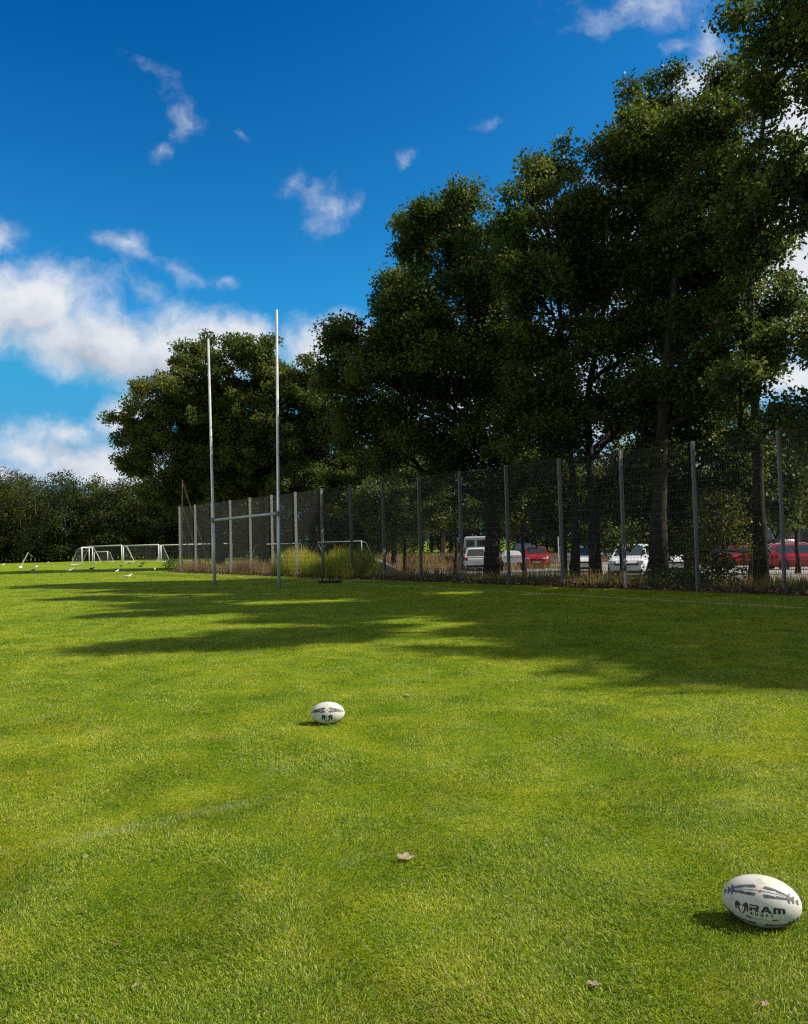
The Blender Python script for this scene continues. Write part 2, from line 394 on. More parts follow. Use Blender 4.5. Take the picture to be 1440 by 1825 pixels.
# ------------------------------------------------------------------ lawn blades
def lawn_blades():
    rg = np.random.default_rng(5)
    N = 1350000
    y = rg.uniform(60. ** -.7, 1.9 ** -.7, N) ** (-1 / .7)                 # uniform in image rows
    half = 0.62 * y + 0.8
    x = rg.uniform(-1, 1, N) * half
    # keep to the field side of the fence
    d = (x - FS.x) * FN.x + (y - FS.y) * FN.y; t = (x - FS.x) * FD.x + (y - FS.y) * FD.y
    keep = (d < -.1) | (t < -1.0); x, y = x[keep], y[keep]; N = len(x)
    dist = np.hypot(x, y)
    tuft = .5 + .25 * np.sin(5.3 * x + 1.9 * np.sin(3.1 * y)) + .25 * np.sin(4.7 * y + 2.3 * np.sin(2.9 * x + 1))
    L = rg.uniform(.011, .028, N) * (.72 + .6 * tuft) * np.where(rg.random(N) < .05, 1.5, 1.) * (1 + .012 * np.clip(dist - 6, 0, 60))
    Wd = np.maximum(.0023 * rg.uniform(.7, 1.4, N), dist * .00068)
    az = 2.6 * np.sin(1.7 * x + .9 * y + .5) + 2.4 * np.sin(1.3 * y - 2.1 * x + 1) + 1.2 * np.sin(4.1 * x + 3.3 * y) + rg.normal(0, 1.0, N); lean = rg.uniform(.55, 1.45, N)
    clip = rg.random(N) < .28
    lean = np.where(clip, rg.uniform(1.35, 1.6, N), lean)
    dx, dy = np.cos(az), np.sin(az)
    fa = az + np.pi / 2 + rg.uniform(-.9, .9, N)
    wx, wy = np.cos(fa) * Wd, np.sin(fa) * Wd
    b = np.stack([x, y, np.where(clip, rg.uniform(.006, .015, N), -.004)], 1)
    h1 = L * .55; o1 = np.sin(lean * .55) * h1; z1 = np.cos(lean * .55) * h1
    h2 = L * .45; o2 = o1 + np.sin(lean * 1.35) * h2; z2 = z1 + np.cos(lean * 1.35) * h2
    w = np.stack([wx, wy, np.zeros(N)], 1); dr = np.stack([dx, dy, np.zeros(N)], 1); up = np.array([0, 0, 1.])
    mid = b + dr * o1[:, None] + up * z1[:, None]; tip = b + dr * o2[:, None] + up * z2[:, None]
    V = np.stack([b - w * .5, b + w * .5, mid + w * .42, mid - w * .42, tip + w * .08, tip - w * .08], 1).reshape(-1, 3)
    i = np.arange(N)[:, None] * 6
    Fq = np.concatenate([i + np.array([[0, 1, 2, 3]]), i + np.array([[3, 2, 4, 5]])], 0)
    r = rg.random(N)
    me = np_mesh('grass', V, Fq, 4, np.concatenate([r, r]))
    return tag(link('grass', me, M_GRASS), 'short mown yellow green lawn covering the playing field', 'grass', kind='stuff')
lawn_blades()

# ------------------------------------------------------------------ trees
def leaf_cloud(rg, C, R, n, size, tone, tone_sd=.16, up=.55, flat=.75):
    """C (k,3) cluster centres, R (k,) radii, n leaves per cluster -> verts, quads, rnd"""
    k = len(C); idx = np.repeat(np.arange(k), n); N = len(idx)
    g = rg.normal(0, .5, (N, 3)); gl = np.linalg.norm(g, axis=1, keepdims=True); g *= np.minimum(1, 1.15 / (gl + 1e-9)); g[:, 2] *= flat
    P = C[idx] + g * R[idx][:, None]
    ax = rg.normal(0, 1, (N, 3)); ax += g * .9; ax /= np.linalg.norm(ax, axis=1, keepdims=True) + 1e-9
    nn = rg.normal(0, 1, (N, 3)); nn[:, 2] += up * 2
    nn -= ax * (nn * ax).sum(1, keepdims=True); nn /= np.linalg.norm(nn, axis=1, keepdims=True) + 1e-9
    sd = np.cross(ax, nn)
    L = size * rg.uniform(.6, 1.4, N)[:, None]; Wd = L * rg.uniform(.30, .40, N)[:, None]
    base = P; tip = P + ax * L - nn * L * .12
    lft = P + ax * L * .55 + sd * Wd + nn * L * .10; rgt = P + ax * L * .55 - sd * Wd + nn * L * .10
    V = np.stack([base, lft, tip, rgt], 1).reshape(-1, 3)
    Fq = (np.arange(N)[:, None] * 4 + np.array([[0, 1, 2, 3]]))
    rnd = np.clip(tone[idx] + rg.normal(0, tone_sd, N), 0, 1)
    return V, Fq, rnd
def nz(p, s, o):
    return math.sin(p[0] * s + o) * math.cos(p[1] * s * 1.1 + o * 2.1) + math.sin(p[2] * s * .9 + o * 1.7)
def make_tree(seed, base, trunk, lobes, dens=1.0, size=.135, M=None, bark=None, r0=.26, twigs=True, per=88, tone=(.5, .2)):
    """base: ground point; trunk: list of (dx,dy,z) above base; lobes: world (centre, (rx,ry,rz)).
    returns trunk mesh object and crown mesh object in local space of base"""
    rg = np.random.default_rng(seed); rnd = random.Random(seed)
    root = empty('tree', base)
    tb = MB()
    tp = [Vector(p) for p in trunk]; n = len(tp)
    H = tp[-1].z
    rad = [r0 * (1.3 if i == 0 else 1.0) * (1 - .95 * max(0, p.z / H) ** .8) + .012 for i, p in enumerate(tp)]
    tb.tube(tp, rad, 10)
    def on_trunk(z):
        z = max(tp[0].z, min(H, z))
        for a, b in zip(tp, tp[1:]):
            if a.z <= z <= b.z:
                f = (z - a.z) / max(1e-6, b.z - a.z); return a.lerp(b, f)
        return tp[-1].copy()
    Cs, Rs, Ts = [], [], []
    tot = sum((r[0] * r[1] * r[2]) ** (2 / 3) for _, r in lobes)
    for li, (c, r) in enumerate(lobes):
        c = Vector(c) - Vector(base); r = Vector(r)
        hd = Vector((c.x, c.y, 0)) - Vector((on_trunk(c.z).x, on_trunk(c.z).y, 0))
        st = on_trunk(max(H * .22, c.z - .75 * hd.length - .35 * r.z))
        # limb
        mid = st.lerp(c, .5) + Vector((rnd.uniform(-.3, .3), rnd.uniform(-.3, .3), -.10 * hd.length))
        q1 = st.lerp(mid, .5) + Vector((rnd.uniform(-.15, .15), rnd.uniform(-.15, .15), .1)); q2 = mid.lerp(c, .5) + Vector((rnd.uniform(-.25, .25), rnd.uniform(-.25, .25), .2))
        lr = min(.5 * r0, .06 + .022 * (c - st).length)
        limb = [st, q1, mid, q2, c]
        tb.tube(limb, [lr, lr * .8, lr * .62, lr * .48, lr * .34], 7)
        m3 = (r.x * r.y * r.z) ** (1 / 3)
        subs = []
        for i in range(max(6, int(10 * m3 ** 1.15))):
            v = Vector((rnd.gauss(0, 1), rnd.gauss(0, 1), rnd.gauss(0, 1))).normalized()
            q = rnd.uniform(.30, .92) if rnd.random() < .85 else rnd.uniform(.92, 1.12)
            sc = c + Vector((v.x * r.x, v.y * r.y, v.z * r.z)) * q
            subs.append((sc, m3 * rnd.uniform(.22, .40), min(1, max(0, rnd.gauss(tone[0], tone[1])))))
        k = max(8, int(33 * dens * (r.x * r.y * r.z) ** (2 / 3)))
        for i in range(k):
            sc, sr, tn = subs[i % len(subs)]
            v = Vector((rnd.gauss(0, 1), rnd.gauss(0, 1), rnd.gauss(0, 1))).normalized()
            p = sc + Vector((v.x, v.y, v.z * .7)) * (sr * (.35 + .65 * math.sqrt(rnd.random())))
            stray = rnd.random() < .07
            if stray: p = p + (p - c).normalized() * rnd.uniform(.2, .7)
            if p.z < .5: continue
            Cs.append(p); Rs.append(rnd.uniform(.34, .62) * (.7 if stray else 1)); Ts.append(min(1, max(0, tn + rnd.gauss(0, .08))))
            if twigs:
                b = limb[rnd.choice((2, 3, 4))]
                if stray or i < len(subs): b2 = b
                else: b2 = sc.lerp(b, .1)
                m2 = b2.lerp(p, .55) + Vector((rnd.uniform(-.15, .15), rnd.uniform(-.15, .15), rnd.uniform(0, .25)))
                wr = rnd.uniform(.012, .022)
                tb.tube([b2, m2, p], [wr * (2.2 if i < len(subs) else 1.3), wr, .006], 4, cap=False)
    C = np.array([tuple(c) for c in Cs]); R = np.array(Rs); Tn = np.array(Ts)
    V, Fq, rn = leaf_cloud(rg, C, R, per, size, Tn)
    tb.build('trunk', bark or M_BARK, root, smooth=True)
    link('crown', np_mesh('crown', V, Fq, 4, rn), M or M_LEAF, root)
    return root
def lob(px, py, rx, ry, Y, dy=0., thick=None):
    """a crown lobe seen at photo px,py with pixel radii, standing at depth Y (+dy)"""
    k = Y / F
    return (at(px, py, Y + dy), (rx * k * 1.05, (thick or (.55 * (rx + ry))) * k, ry * k * 1.05))
OAKS = 'oaks in the row behind the fence'
def oak(seed, px, d, trunk_top, lobes, label, r0=.28, M=None, bend=(), **kw):
    b = row(px, d); Y = b.y
    rnd = random.Random(seed + 77)
    top = at(trunk_top[0], trunk_top[1], Y) - b
    pts = []
    for i in range(9):
        f = i / 8
        ox = sum(bx * math.exp(-((f - bz) / .2) ** 2) for bz, bx in bend)
        pts.append((top.x * f ** 1.8 + rnd.uniform(-.08, .08) * (i > 0) + ox, rnd.uniform(-.08, .08) * (i > 0), top.z * f - (.12 if i == 0 else 0)))
    L = [lob(*l[:4], Y, (l[4] if len(l) > 4 else rnd.uniform(-1.6, 1.6))) for l in lobes]
    o = make_tree(seed, b, pts, L, M=M, r0=r0, **kw)
    return tag(o, label, 'tree', OAKS)

oak(11, 875, 3.6, (815, 400), [(805, 428, 92, 78), (745, 525, 62, 68), (640, 628, 72, 72), (868, 470, 70, 80), (855, 575, 100, 90), (755, 660, 110, 90),
     (655, 745, 72, 80), (885, 710, 100, 90), (790, 795, 120, 60, 0), (690, 640, 60, 60), (900, 830, 80, 50), (740, 440, 42, 55), (715, 520, 40, 50), (705, 600, 60, 60), (840, 660, 90, 70), (600, 590, 34, 34), (610, 680, 44, 44), (720, 760, 80, 70), (760, 375, 38, 32), (845, 378, 44, 36)],
    'dark rounded oak whose crown reaches farthest left, with a thick trunk beside the white hatchback', .30)
oak(12, 1023, 3.4, (985, 290), [(985, 298, 52, 58), (945, 385, 52, 60), (1010, 400, 75, 80), (955, 500, 75, 80), (1030, 545, 85, 90), (965, 640, 80, 80), (1010, 760, 80, 70), (945, 770, 60, 60), (1040, 470, 60, 60), (935, 460, 50, 60), (985, 700, 80, 60)],
    'oak with a slim trunk and the pointed top left of the highest tree tops', .16)
oak(13, 1060, 3.9, (1150, 180), [(1160, 195, 66, 58), (1100, 275, 50, 55), (1205, 270, 70, 60), (1130, 360, 88, 85), (1085, 470, 70, 75), (1180, 480, 85, 90), (1120, 610, 90, 80), (1085, 730, 70, 60), (1160, 290, 80, 60), (1190, 400, 60, 60), (1060, 400, 50, 60), (1150, 700, 70, 60)],
    'oak with a leaning forked trunk and a broad ragged top, between two thinner oaks', .2, bend=((.4, -.5),))
oak(14, 1171, 3.3, (1265, 120), [(1292, 135, 48, 48), (1248, 225, 66, 60), (1290, 320, 80, 75), (1225, 390, 70, 70), (1270, 500, 85, 85), (1210, 590, 75, 80), (1270, 690, 70, 55), (1170, 700, 65, 60), (1180, 800, 60, 40), (1310, 430, 60, 70), (1250, 450, 80, 70), (1290, 240, 50, 60), (1230, 660, 70, 60), (1330, 330, 40, 50)],
    'oak with the thick dark trunk standing right beside the white car front', .29)
oak(15, 1355, 3.4, (1385, -80), [(1400, 55, 88, 85), (1350, -70, 95, 80), (1350, 175, 50, 50), (1395, 330, 56, 60), (1335, 400, 70, 75), (1350, 290, 50, 50), (1375, 440, 50, 40), (1350, 640, 50, 45), (1340, 770, 50, 34), (1385, 530, 55, 50), (1320, 560, 66, 66), (1300, 690, 58, 40), (1385, 610, 45, 50), (1390, 760, 45, 40)],
    'tallest oak, with a straight slender trunk left of the right red car', .18, bend=((.5, -.35),))
oak(16, 1530, 3.0, (1500, -160), [(1450, 330, 45, 70), (1480, 150, 60, 90), (1460, 600, 48, 60), (1465, 740, 60, 45), (1530, 400, 80, 90), (1520, 640, 70, 80), (1500, -60, 90, 100), (1560, 200, 80, 100)],
    'oak reaching into the picture from the right edge, its trunk out of sight', .28)
oak(17, 1229, 6.0, (1230, 640), [(1235, 740, 60, 45), (1190, 800, 50, 38), (1275, 790, 55, 40), (1130, 830, 60, 35), (1110, 900, 40, 30)],
    'low understorey oak with drooping leaves behind the thick dark trunk', .2, M=M_LEAF)
UN = 'understorey trees behind the fence'
for sd, px, d, top, lobes_, lab in (
    (61, 720, 8.0, (720, 820), [(720, 850, 60, 48), (680, 895, 45, 36), (760, 900, 45, 36), (730, 930, 40, 24)], 'leafy understorey tree to the left of the peeling trunk'),
    (62, 812, 8.5, (805, 840), [(800, 865, 60, 46), (838, 905, 42, 26), (775, 920, 36, 26)], 'leafy understorey tree just right of the peeling trunk, above the white hatchback'),
    (63, 935, 8.0, (930, 800), [(925, 830, 60, 50), (965, 880, 50, 40), (900, 890, 42, 36), (945, 930, 44, 22)], 'leafy understorey tree above the covered trailer'),
    (64, 1005, 7.0, (1005, 810), [(1000, 845, 60, 52), (1040, 900, 50, 45), (985, 925, 36, 40), (1045, 955, 28, 20)], 'leafy understorey tree around the slim trunk'),
    (65, 1108, 7.0, (1110, 800), [(1110, 845, 65, 52), (1080, 910, 46, 45), (1140, 915, 50, 45), (1150, 958, 34, 22), (1085, 960, 26, 18)], 'leafy understorey tree hanging over the roof of the white car front'),
    (66, 1240, 6.5, (1230, 820), [(1205, 870, 52, 48), (1230, 930, 42, 40), (1195, 960, 34, 26)], 'leafy understorey tree between the thick dark trunk and the bright green bush'),
    (67, 1335, 7.5, (1330, 800), [(1310, 815, 52, 40), (1330, 875, 50, 42), (1390, 850, 46, 40), (1400, 915, 42, 28), (1430, 800, 40, 34)], 'leafy understorey tree behind the slender trunk')):
    o = oak(sd, px, d, top, lobes_, lab, .10); o['group'] = UN
# trees at the far end of the fence
oak(21, 392, 5.5, (385, 660), [(345, 640, 40, 42), (300, 715, 65, 55), (255, 770, 52, 42), (370, 730, 70, 70), (330, 800, 85, 55), (250, 830, 42, 26), (420, 800, 75, 60), (300, 870, 60, 40), (400, 870, 70, 35)],
    'broad oak overhanging the far left end of the fence, behind the left goalpost', .3, size=.17, tone=(.6, .2), M=M_LEAF_O)
oak(22, 470, 7.5, (445, 620), [(445, 640, 55, 45), (410, 690, 50, 45), (485, 670, 50, 50), (470, 760, 75, 65), (420, 780, 55, 55), (510, 830, 70, 60), (450, 850, 60, 50)],
    'oak with a loose sunlit top between the two goalposts', .3, M=M_LEAF_O, size=.18)
oak(23, 560, 10, (550, 660), [(545, 690, 50, 48), (590, 740, 50, 60), (540, 780, 60, 60), (600, 830, 55, 55), (560, 870, 60, 40), (640, 860, 50, 45)],
    'olive green tree right of the tall right goalpost, behind the fence', .26, M=M_LEAF_O, size=.19)
oak(24, 700, 13, (690, 790), [(690, 830, 55, 45), (650, 880, 45, 40), (730, 880, 45, 40), (700, 920, 60, 35)],
    'small round green tree beyond the gravel heap', .18, M=M_LEAF_O, size=.17)
# smaller trees and bushes near the cars
bs = oak(31, 1275, 2.2, (1280, 880), [(1285, 905, 40, 32), (1262, 950, 34, 36), (1305, 950, 34, 34), (1280, 995, 46, 30), (1255, 1010, 30, 22)],
    'leafy bright green bush between the fence posts left of the slender trunk', .06, M=M_LEAF_Y, size=.085, per=90, twigs=True)
bs['category'] = 'bush'; bs.name = 'bush'
del bs['group']
tag(oak(32, 958, 26, (955, 890), [(950, 905, 45, 26), (985, 930, 35, 22), (930, 935, 30, 20)],
    'young yellow green tree above the red car in the middle', .12, M=M_LEAF_Y, size=.17), group='young trees by the car park')
tag(oak(33, 790, 26, (795, 900), [(790, 905, 30, 24), (770, 930, 22, 16), (815, 925, 24, 18)],
    'tree with a pale peeling trunk in a patch of sun, left of the white hatchback', .30, M=M_LEAF_Y, bark=M_BARK_P, size=.17), group='young trees by the car park')
tag(oak(34, 1420, 22, (1425, 840), [(1420, 880, 40, 36), (1450, 910, 36, 30), (1395, 920, 24, 22)],
    'young yellowish tree above the roof of the right red car', .12, M=M_LEAF_Y, size=.15), group='young trees by the car park')
tag(oak(35, 1090, 20, (1090, 860), [(1090, 890, 45, 30), (1050, 920, 35, 26), (1125, 925, 35, 26)],
    'young tree in shade behind the white car front', .12, M=M_LEAF_O, size=.15), group='young trees by the car park')

# oaks of the same row outside the frame: they throw the near part of the shade
oaks_src = [o for o in bpy.data.objects if o.parent is None and o.get('group') == OAKS]
def src(lbl): return next(o for o in oaks_src if lbl in o['label'])
OFF = 'oak of the row behind the fence, beyond the right edge of the photo'
kinds = ('slim trunk and the pointed', 'leaning forked', 'thick dark trunk standing', 'thick trunk beside the white hatch')
for kd, t, d, rz, sc in ((0, 46.6, 3.4, 1.2, 1.0), (1, 53.2, 3.6, 2.3, 1.07), (2, 49.6, 4.6, .6, .78), (3, 43.4, 4.4, 3.4, 1.1), (0, 56.9, 3.6, 4.9, 1.2),
                         (1, 41.3, 5.0, 5.5, .84), (1, 45.2, 3.2, 2.2, .96), (2, 46.8, 5.0, 3.0, .86), (1, 50.4, 3.2, .4, .92), (0, 51.6, 4.0, 3.9, 1.12), (2, 55.1, 4.6, 1.7, 1.0), (0, 48.2, 3.2, 5.9, .90)):
    c = copy_tree(src(kinds[kd])); p = fl(t, d); p.z = gz(p)
    c.location = p; c.rotation_euler = (0, 0, rz); c.scale = (sc, sc, sc); c['label'] = OFF
und = [o for o in bpy.data.objects if o.parent is None and o.get('group') == UN]
for i, (t, d, rz, sc) in enumerate(((50, 5, 1.1, 1.5), (53, 4, 2.2, 1.5), (56, 5, .3, 1.6), (59, 4, 3.3, 1.6))):
    c = copy_tree(und[i % len(und)]); p = fl(t, d); p.z = gz(p)
    c.location = p; c.rotation_euler = (0, 0, rz); c.scale = (sc, sc, sc); c['label'] = 'understorey tree beyond the right edge of the photo'

# ------------------------------------------------------------------ far woods
def wood(name, seed, spots, M, label, size=.25, per=64):
    rg = np.random.default_rng(seed); rnd = random.Random(seed)
    Cs, Rs, Ts = [], [], []; tb = MB()
    for (x, y, z, h, w) in spots:
        tb.tube([(x, y, z), (x + rnd.uniform(-.2, .2), y, z + h * .35), (x + rnd.uniform(-.4, .4), y, z + h * .8)], [.22, .16, .05], 6)
        tone = min(.9, max(.1, rnd.gauss(.48, .2)))
        for i in range(int(34 + 2.2 * h)):
            v = Vector((rnd.gauss(0, 1), rnd.gauss(0, 1), rnd.gauss(0, 1))).normalized() * rnd.uniform(.5, 1.08)
            low = rnd.random() < .30
            Cs.append((x + v.x * w * (1.1 if low else 1), y + v.y * w, z + (rnd.uniform(.4, h * .35) if low else h * (.57 + .42 * v.z)))); Rs.append(rnd.uniform(.7, 1.15)); Ts.append(min(1, max(0, tone + rnd.gauss(0, .12))))
    V, Fq, rn = leaf_cloud(rg, np.array(Cs), np.array(Rs), per, size, np.array(Ts))
    o = tag(link(name, np_mesh(name, V, Fq, 4, rn), M), label, 'wood', kind='stuff')
    tb.build('trunks', M_BARK, o, smooth=True)['kind'] = 'stuff'
    return o
rw = random.Random(3)
sp = []
for i in range(90):
    px = -200 + 7.4 * i; Y = 112 + rw.uniform(-3, 6) + (i % 3) * 6
    p = at(px, 1000, Y); topy = 838 + 8 * math.sin(px * .013 + .3) + 12 * (px > 120) + rw.uniform(-7, 12)
    h = at(px, topy, Y).z; sp.append((p.x, p.y, 0, h, rw.uniform(2.2, 3.4)))
wood('forest', 41, sp, M_LEAF_F, 'dense mixed wood closing off the field at far left')
sp = []
for i in range(60):
    px = 600 + 17 * i; d = 47 + rw.uniform(0, 9)
    p = row(px, d); h = rw.uniform(8.5, 12); sp.append((p.x, p.y, p.z, h, rw.uniform(2.6, 3.8)))
for i in range(26):
    px = 330 + 15 * i; p = row(px, 24 + rw.uniform(0, 9)); sp.append((p.x, p.y, p.z, rw.uniform(9, 13), rw.uniform(2.6, 3.6)))
wood('forest', 42, sp, M_LEAF_F, 'wood beyond the car park, seen in gaps between the oak trunks')

# ------------------------------------------------------------------ mesh fence
fence = tag(empty('mesh_fence', FS), 'tall galvanised double wire mesh fence with flat posts along the side of the field', 'fence')
frot = math.atan2(FD.y, FD.x)
STP = STEP.length
NB = 20
for i in range(NB + 1):
    p = MB()
    p.box((0, 0, FH / 2 - .1), (.042, .13, FH + .2), None)
    p.box((0, 0, FH + .012), (.048, .14, .024))
    for k in range(10): p.box((0, -.072, .2 + k * .41), (.05, .012, .05))
    o = p.build('post', M_GALV, fence); o.location = STEP * i; o.rotation_euler = (0, 0, frot)
wr = MB()
L0, L1 = .04, STP - .04
for k in range(48):
    x = L0 + (L1 - L0) * k / 47
    wr.tube([(x, -.082, .06), (x, -.082, FH - .02)], .0028, 4, cap=False)
for k in range(20):
    z = .08 + k * (FH - .12) / 19
    for yy_ in (-.092, -.072):
        wr.tube([(L0, yy_, z), (L1, yy_, z)], .0045, 4, cap=False)
first = None
for i in range(NB):
    if first is None: o = first = wr.build('mesh_panel', M_WIRE, fence)
    else:
        o = first.copy(); COL.objects.link(o); o.parent = fence
    o.location = STEP * i; o.rotation_euler = (0, 0, frot)

# ------------------------------------------------------------------ rugby posts
A, B = gnd(383, 1043), gnd(497, 1047)
rp = tag(empty('rugby_posts', A.lerp(B, .5)), 'tall silver H shaped rugby goalposts at the edge of the tree shade', 'goalposts')
O = rp.location
At, Bt = at(371, 604, A.y), at(493, 552, B.y)
Ac, Bc = at(381, 927, A.y), at(496, 915, B.y)
for P0, P1, Pc in ((A, At, Ac), (B, Bt, Bc)):
    u = MB(); f = (Pc.z - .0) / P1.z
    J = P0.lerp(P1, f)
    u.tube([P0 - O + Vector((0, 0, -.1)), J - O + Vector((0, 0, .12)), J - O + Vector((0, 0, .121)), P1 - O], [.062, .060, .052, .044], 18)
    po = u.build('upright', M_ALU, rp, smooth=True)
    s = MB(); s.tube([P0 - O + Vector((0, 0, -.05)), P0 - O + Vector((0, 0, .16))], .075, 18); s.build('ground_sleeve', M_GALV, po, smooth=False)
    s = MB(); dd = (B - A).normalized(); s.box(J - O + Vector((0, 0, -.0)), (.17, .17, .15), Matrix.Rotation(math.atan2(dd.y, dd.x), 3, 'Z')); s.build('bracket', M_GALV, po, bevel=.01)
cb = MB()
Ja, Jb = A.lerp(At, Ac.z / At.z), B.lerp(Bt, Bc.z / Bt.z)
cb.tube([Ja - O, Jb - O], .05, 16); cb.build('crossbar', M_ALU, rp, smooth=True)

# ------------------------------------------------------------------ rugby balls
RA, RB = .143, .095
def b_ball(t, b):
    co = objco(t)
    v = t.new('ShaderNodeTexVoronoi'); v.inputs['Scale'].default_value = 420; t.l.new(co, v.inputs['Vector'])
    bp = t.new('ShaderNodeBump'); bp.inputs['Strength'].default_value = .35; bp.inputs['Distance'].default_value = .002
    bp.invert = True
    t.l.new(v.outputs['Distance'], bp.inputs['Height']); t.l.new(bp.outputs[0], b.inputs['Normal'])
    n = t.noise(co, 14, 5, .65); n2 = t.noise(co, 60, 3, .7)
    f = t.math('ADD', t.math('MULTIPLY', n, .7), t.math('MULTIPLY', n2, .3))
    t.l.new(t.ramp(f, [(.30, (.40, .36, .27)), (.45, (.60, .57, .50)), (.7, (.66, .64, .57))]), b.inputs['Base Color'])
M_BALL = mat('ball_rubber', b_ball, rough=.5, spec=.35)
M_INK = mottled((.018, .018, .020), (.05, .05, .055), 90, 4, 0, None, .55, 'black_print')
M_INKG = mottled((.045, .045, .06), (.14, .14, .16), 120, 4, 0, None, .6, 'worn_grey_print')
M_GRN = mat('green_print', color=(.12, .22, .10), rough=.6)
M_VALVE = mat('valve_rubber', color=(.45, .10, .03), rough=.6)
def ball_pt(a, b, ph, lift=.0007):
    rho = RB * math.sqrt(max(0, 1 - (a / RA) ** 2)); f = ph + b / RB
    p = Vector((a, -rho * math.cos(f), rho * math.sin(f)))
    n = Vector((p.x / RA ** 2, p.y / RB ** 2, p.z / RB ** 2)).normalized()
    return p + n * lift
def decal(name, polys, ph, M, parent, lift=.0007):
    bm = bmesh.new()
    for poly in polys:
        vs = [bm.verts.new((x, y, 0)) for x, y in poly]; bm.faces.new(vs)
    bmesh.ops.triangulate(bm, faces=bm.faces[:])
    for _ in range(4):
        es = [e for e in bm.edges if e.calc_length() > .006]
        if not es: break
        bmesh.ops.subdivide_edges(bm, edges=es, cuts=1); bmesh.ops.triangulate(bm, faces=bm.faces[:])
    for v in bm.verts: v.co = ball_pt(v.co.x, v.co.y, ph, lift)
    me = bpy.data.meshes.new(name); bm.to_mesh(me); bm.free()
    return link(name, me, M, parent)
def text_polys(txt, size, x0, y0, space=1.0):
    cu = bpy.data.curves.new('t', 'FONT'); cu.body = txt; cu.size = size; cu.space_character = space; cu.offset = size * .045
    ob = bpy.data.objects.new('t', cu); COL.objects.link(ob); bpy.context.view_layer.update()
    me = ob.to_mesh(); out = [[(me.vertices[i].co.x + x0, me.vertices[i].co.y + y0) for i in p.vertices] for p in me.polygons]
    ob.to_mesh_clear(); bpy.data.objects.remove(ob); bpy.data.curves.remove(cu)
    return out
HORN = [(.015, -.5), (.17, -.10), (.19, .10), (.18, .14), (.12, .17), (.05, .13), (.07, .27), (.18, .40), (.32, .5), (.44, .45), (.5, .27), (.5, -.02), (.45, -.20), (.38, -.26), (.36, .0), (.35, .12), (.33, .14), (.31, .10), (.29, -.08), (.10, -.46)]
def horns(cx, cy, w, h):
    r = [(cx + x * w, cy + y * h) for x, y in HORN]; l = [(cx - x * w, cy + y * h) for x, y in reversed(HORN)]
    return [r, l]
LET = {'R': [(0, 1), (.85, 1), (1, .86), (1, .5), (.82, .40), (1.04, 0), (.66, 0), (.46, .34), (.3, .34), (.3, 0), (0, 0), (0, .56), (.70, .56), (.70, .77), (0, .77)],
       'A': [(0, 0), (.42, 1), (.74, 1), (1.2, 0), (.84, 0), (.76, .2), (.42, .2), (.51, .42), (.66, .42), (.58, .66), (.3, 0)],
       'M': [(0, 0), (0, .85), (.15, 1), (1.05, 1), (1.2, .85), (1.2, 0), (.92, 0), (.92, .74), (.74, .74), (.74, 0), (.46, 0), (.46, .74), (.28, .74), (.28, 0)]}
def letters(txt, x, y, h, w, gap):
    out = []
    for c in txt:
        P = LET[c]; out.append([(x + a * w, y + b * h) for a, b in P]); x += max(a for a, _ in P) * w + gap
    return out
STROKE = [(.012, .0115), (.018, .0220), (.040, .0205), (.078, .0165), (.108, .0105), (.113, .0150), (.118, .0020), (.085, .0055), (.058, .0075), (.056, .0120), (.034, .0095)]
STRAND = [(.022, .0030), (.030, .0060), (.070, .0055), (.100, .0035), (.070, .0022)]
TEETH = [[(.092, .0), (.099, .027), (.105, .025), (.100, .0)], [(.107, .0), (.113, .024), (.119, .021), (.115, .0)], [(.121, -.001), (.127, .022), (.133, .018), (.128, -.001)]]
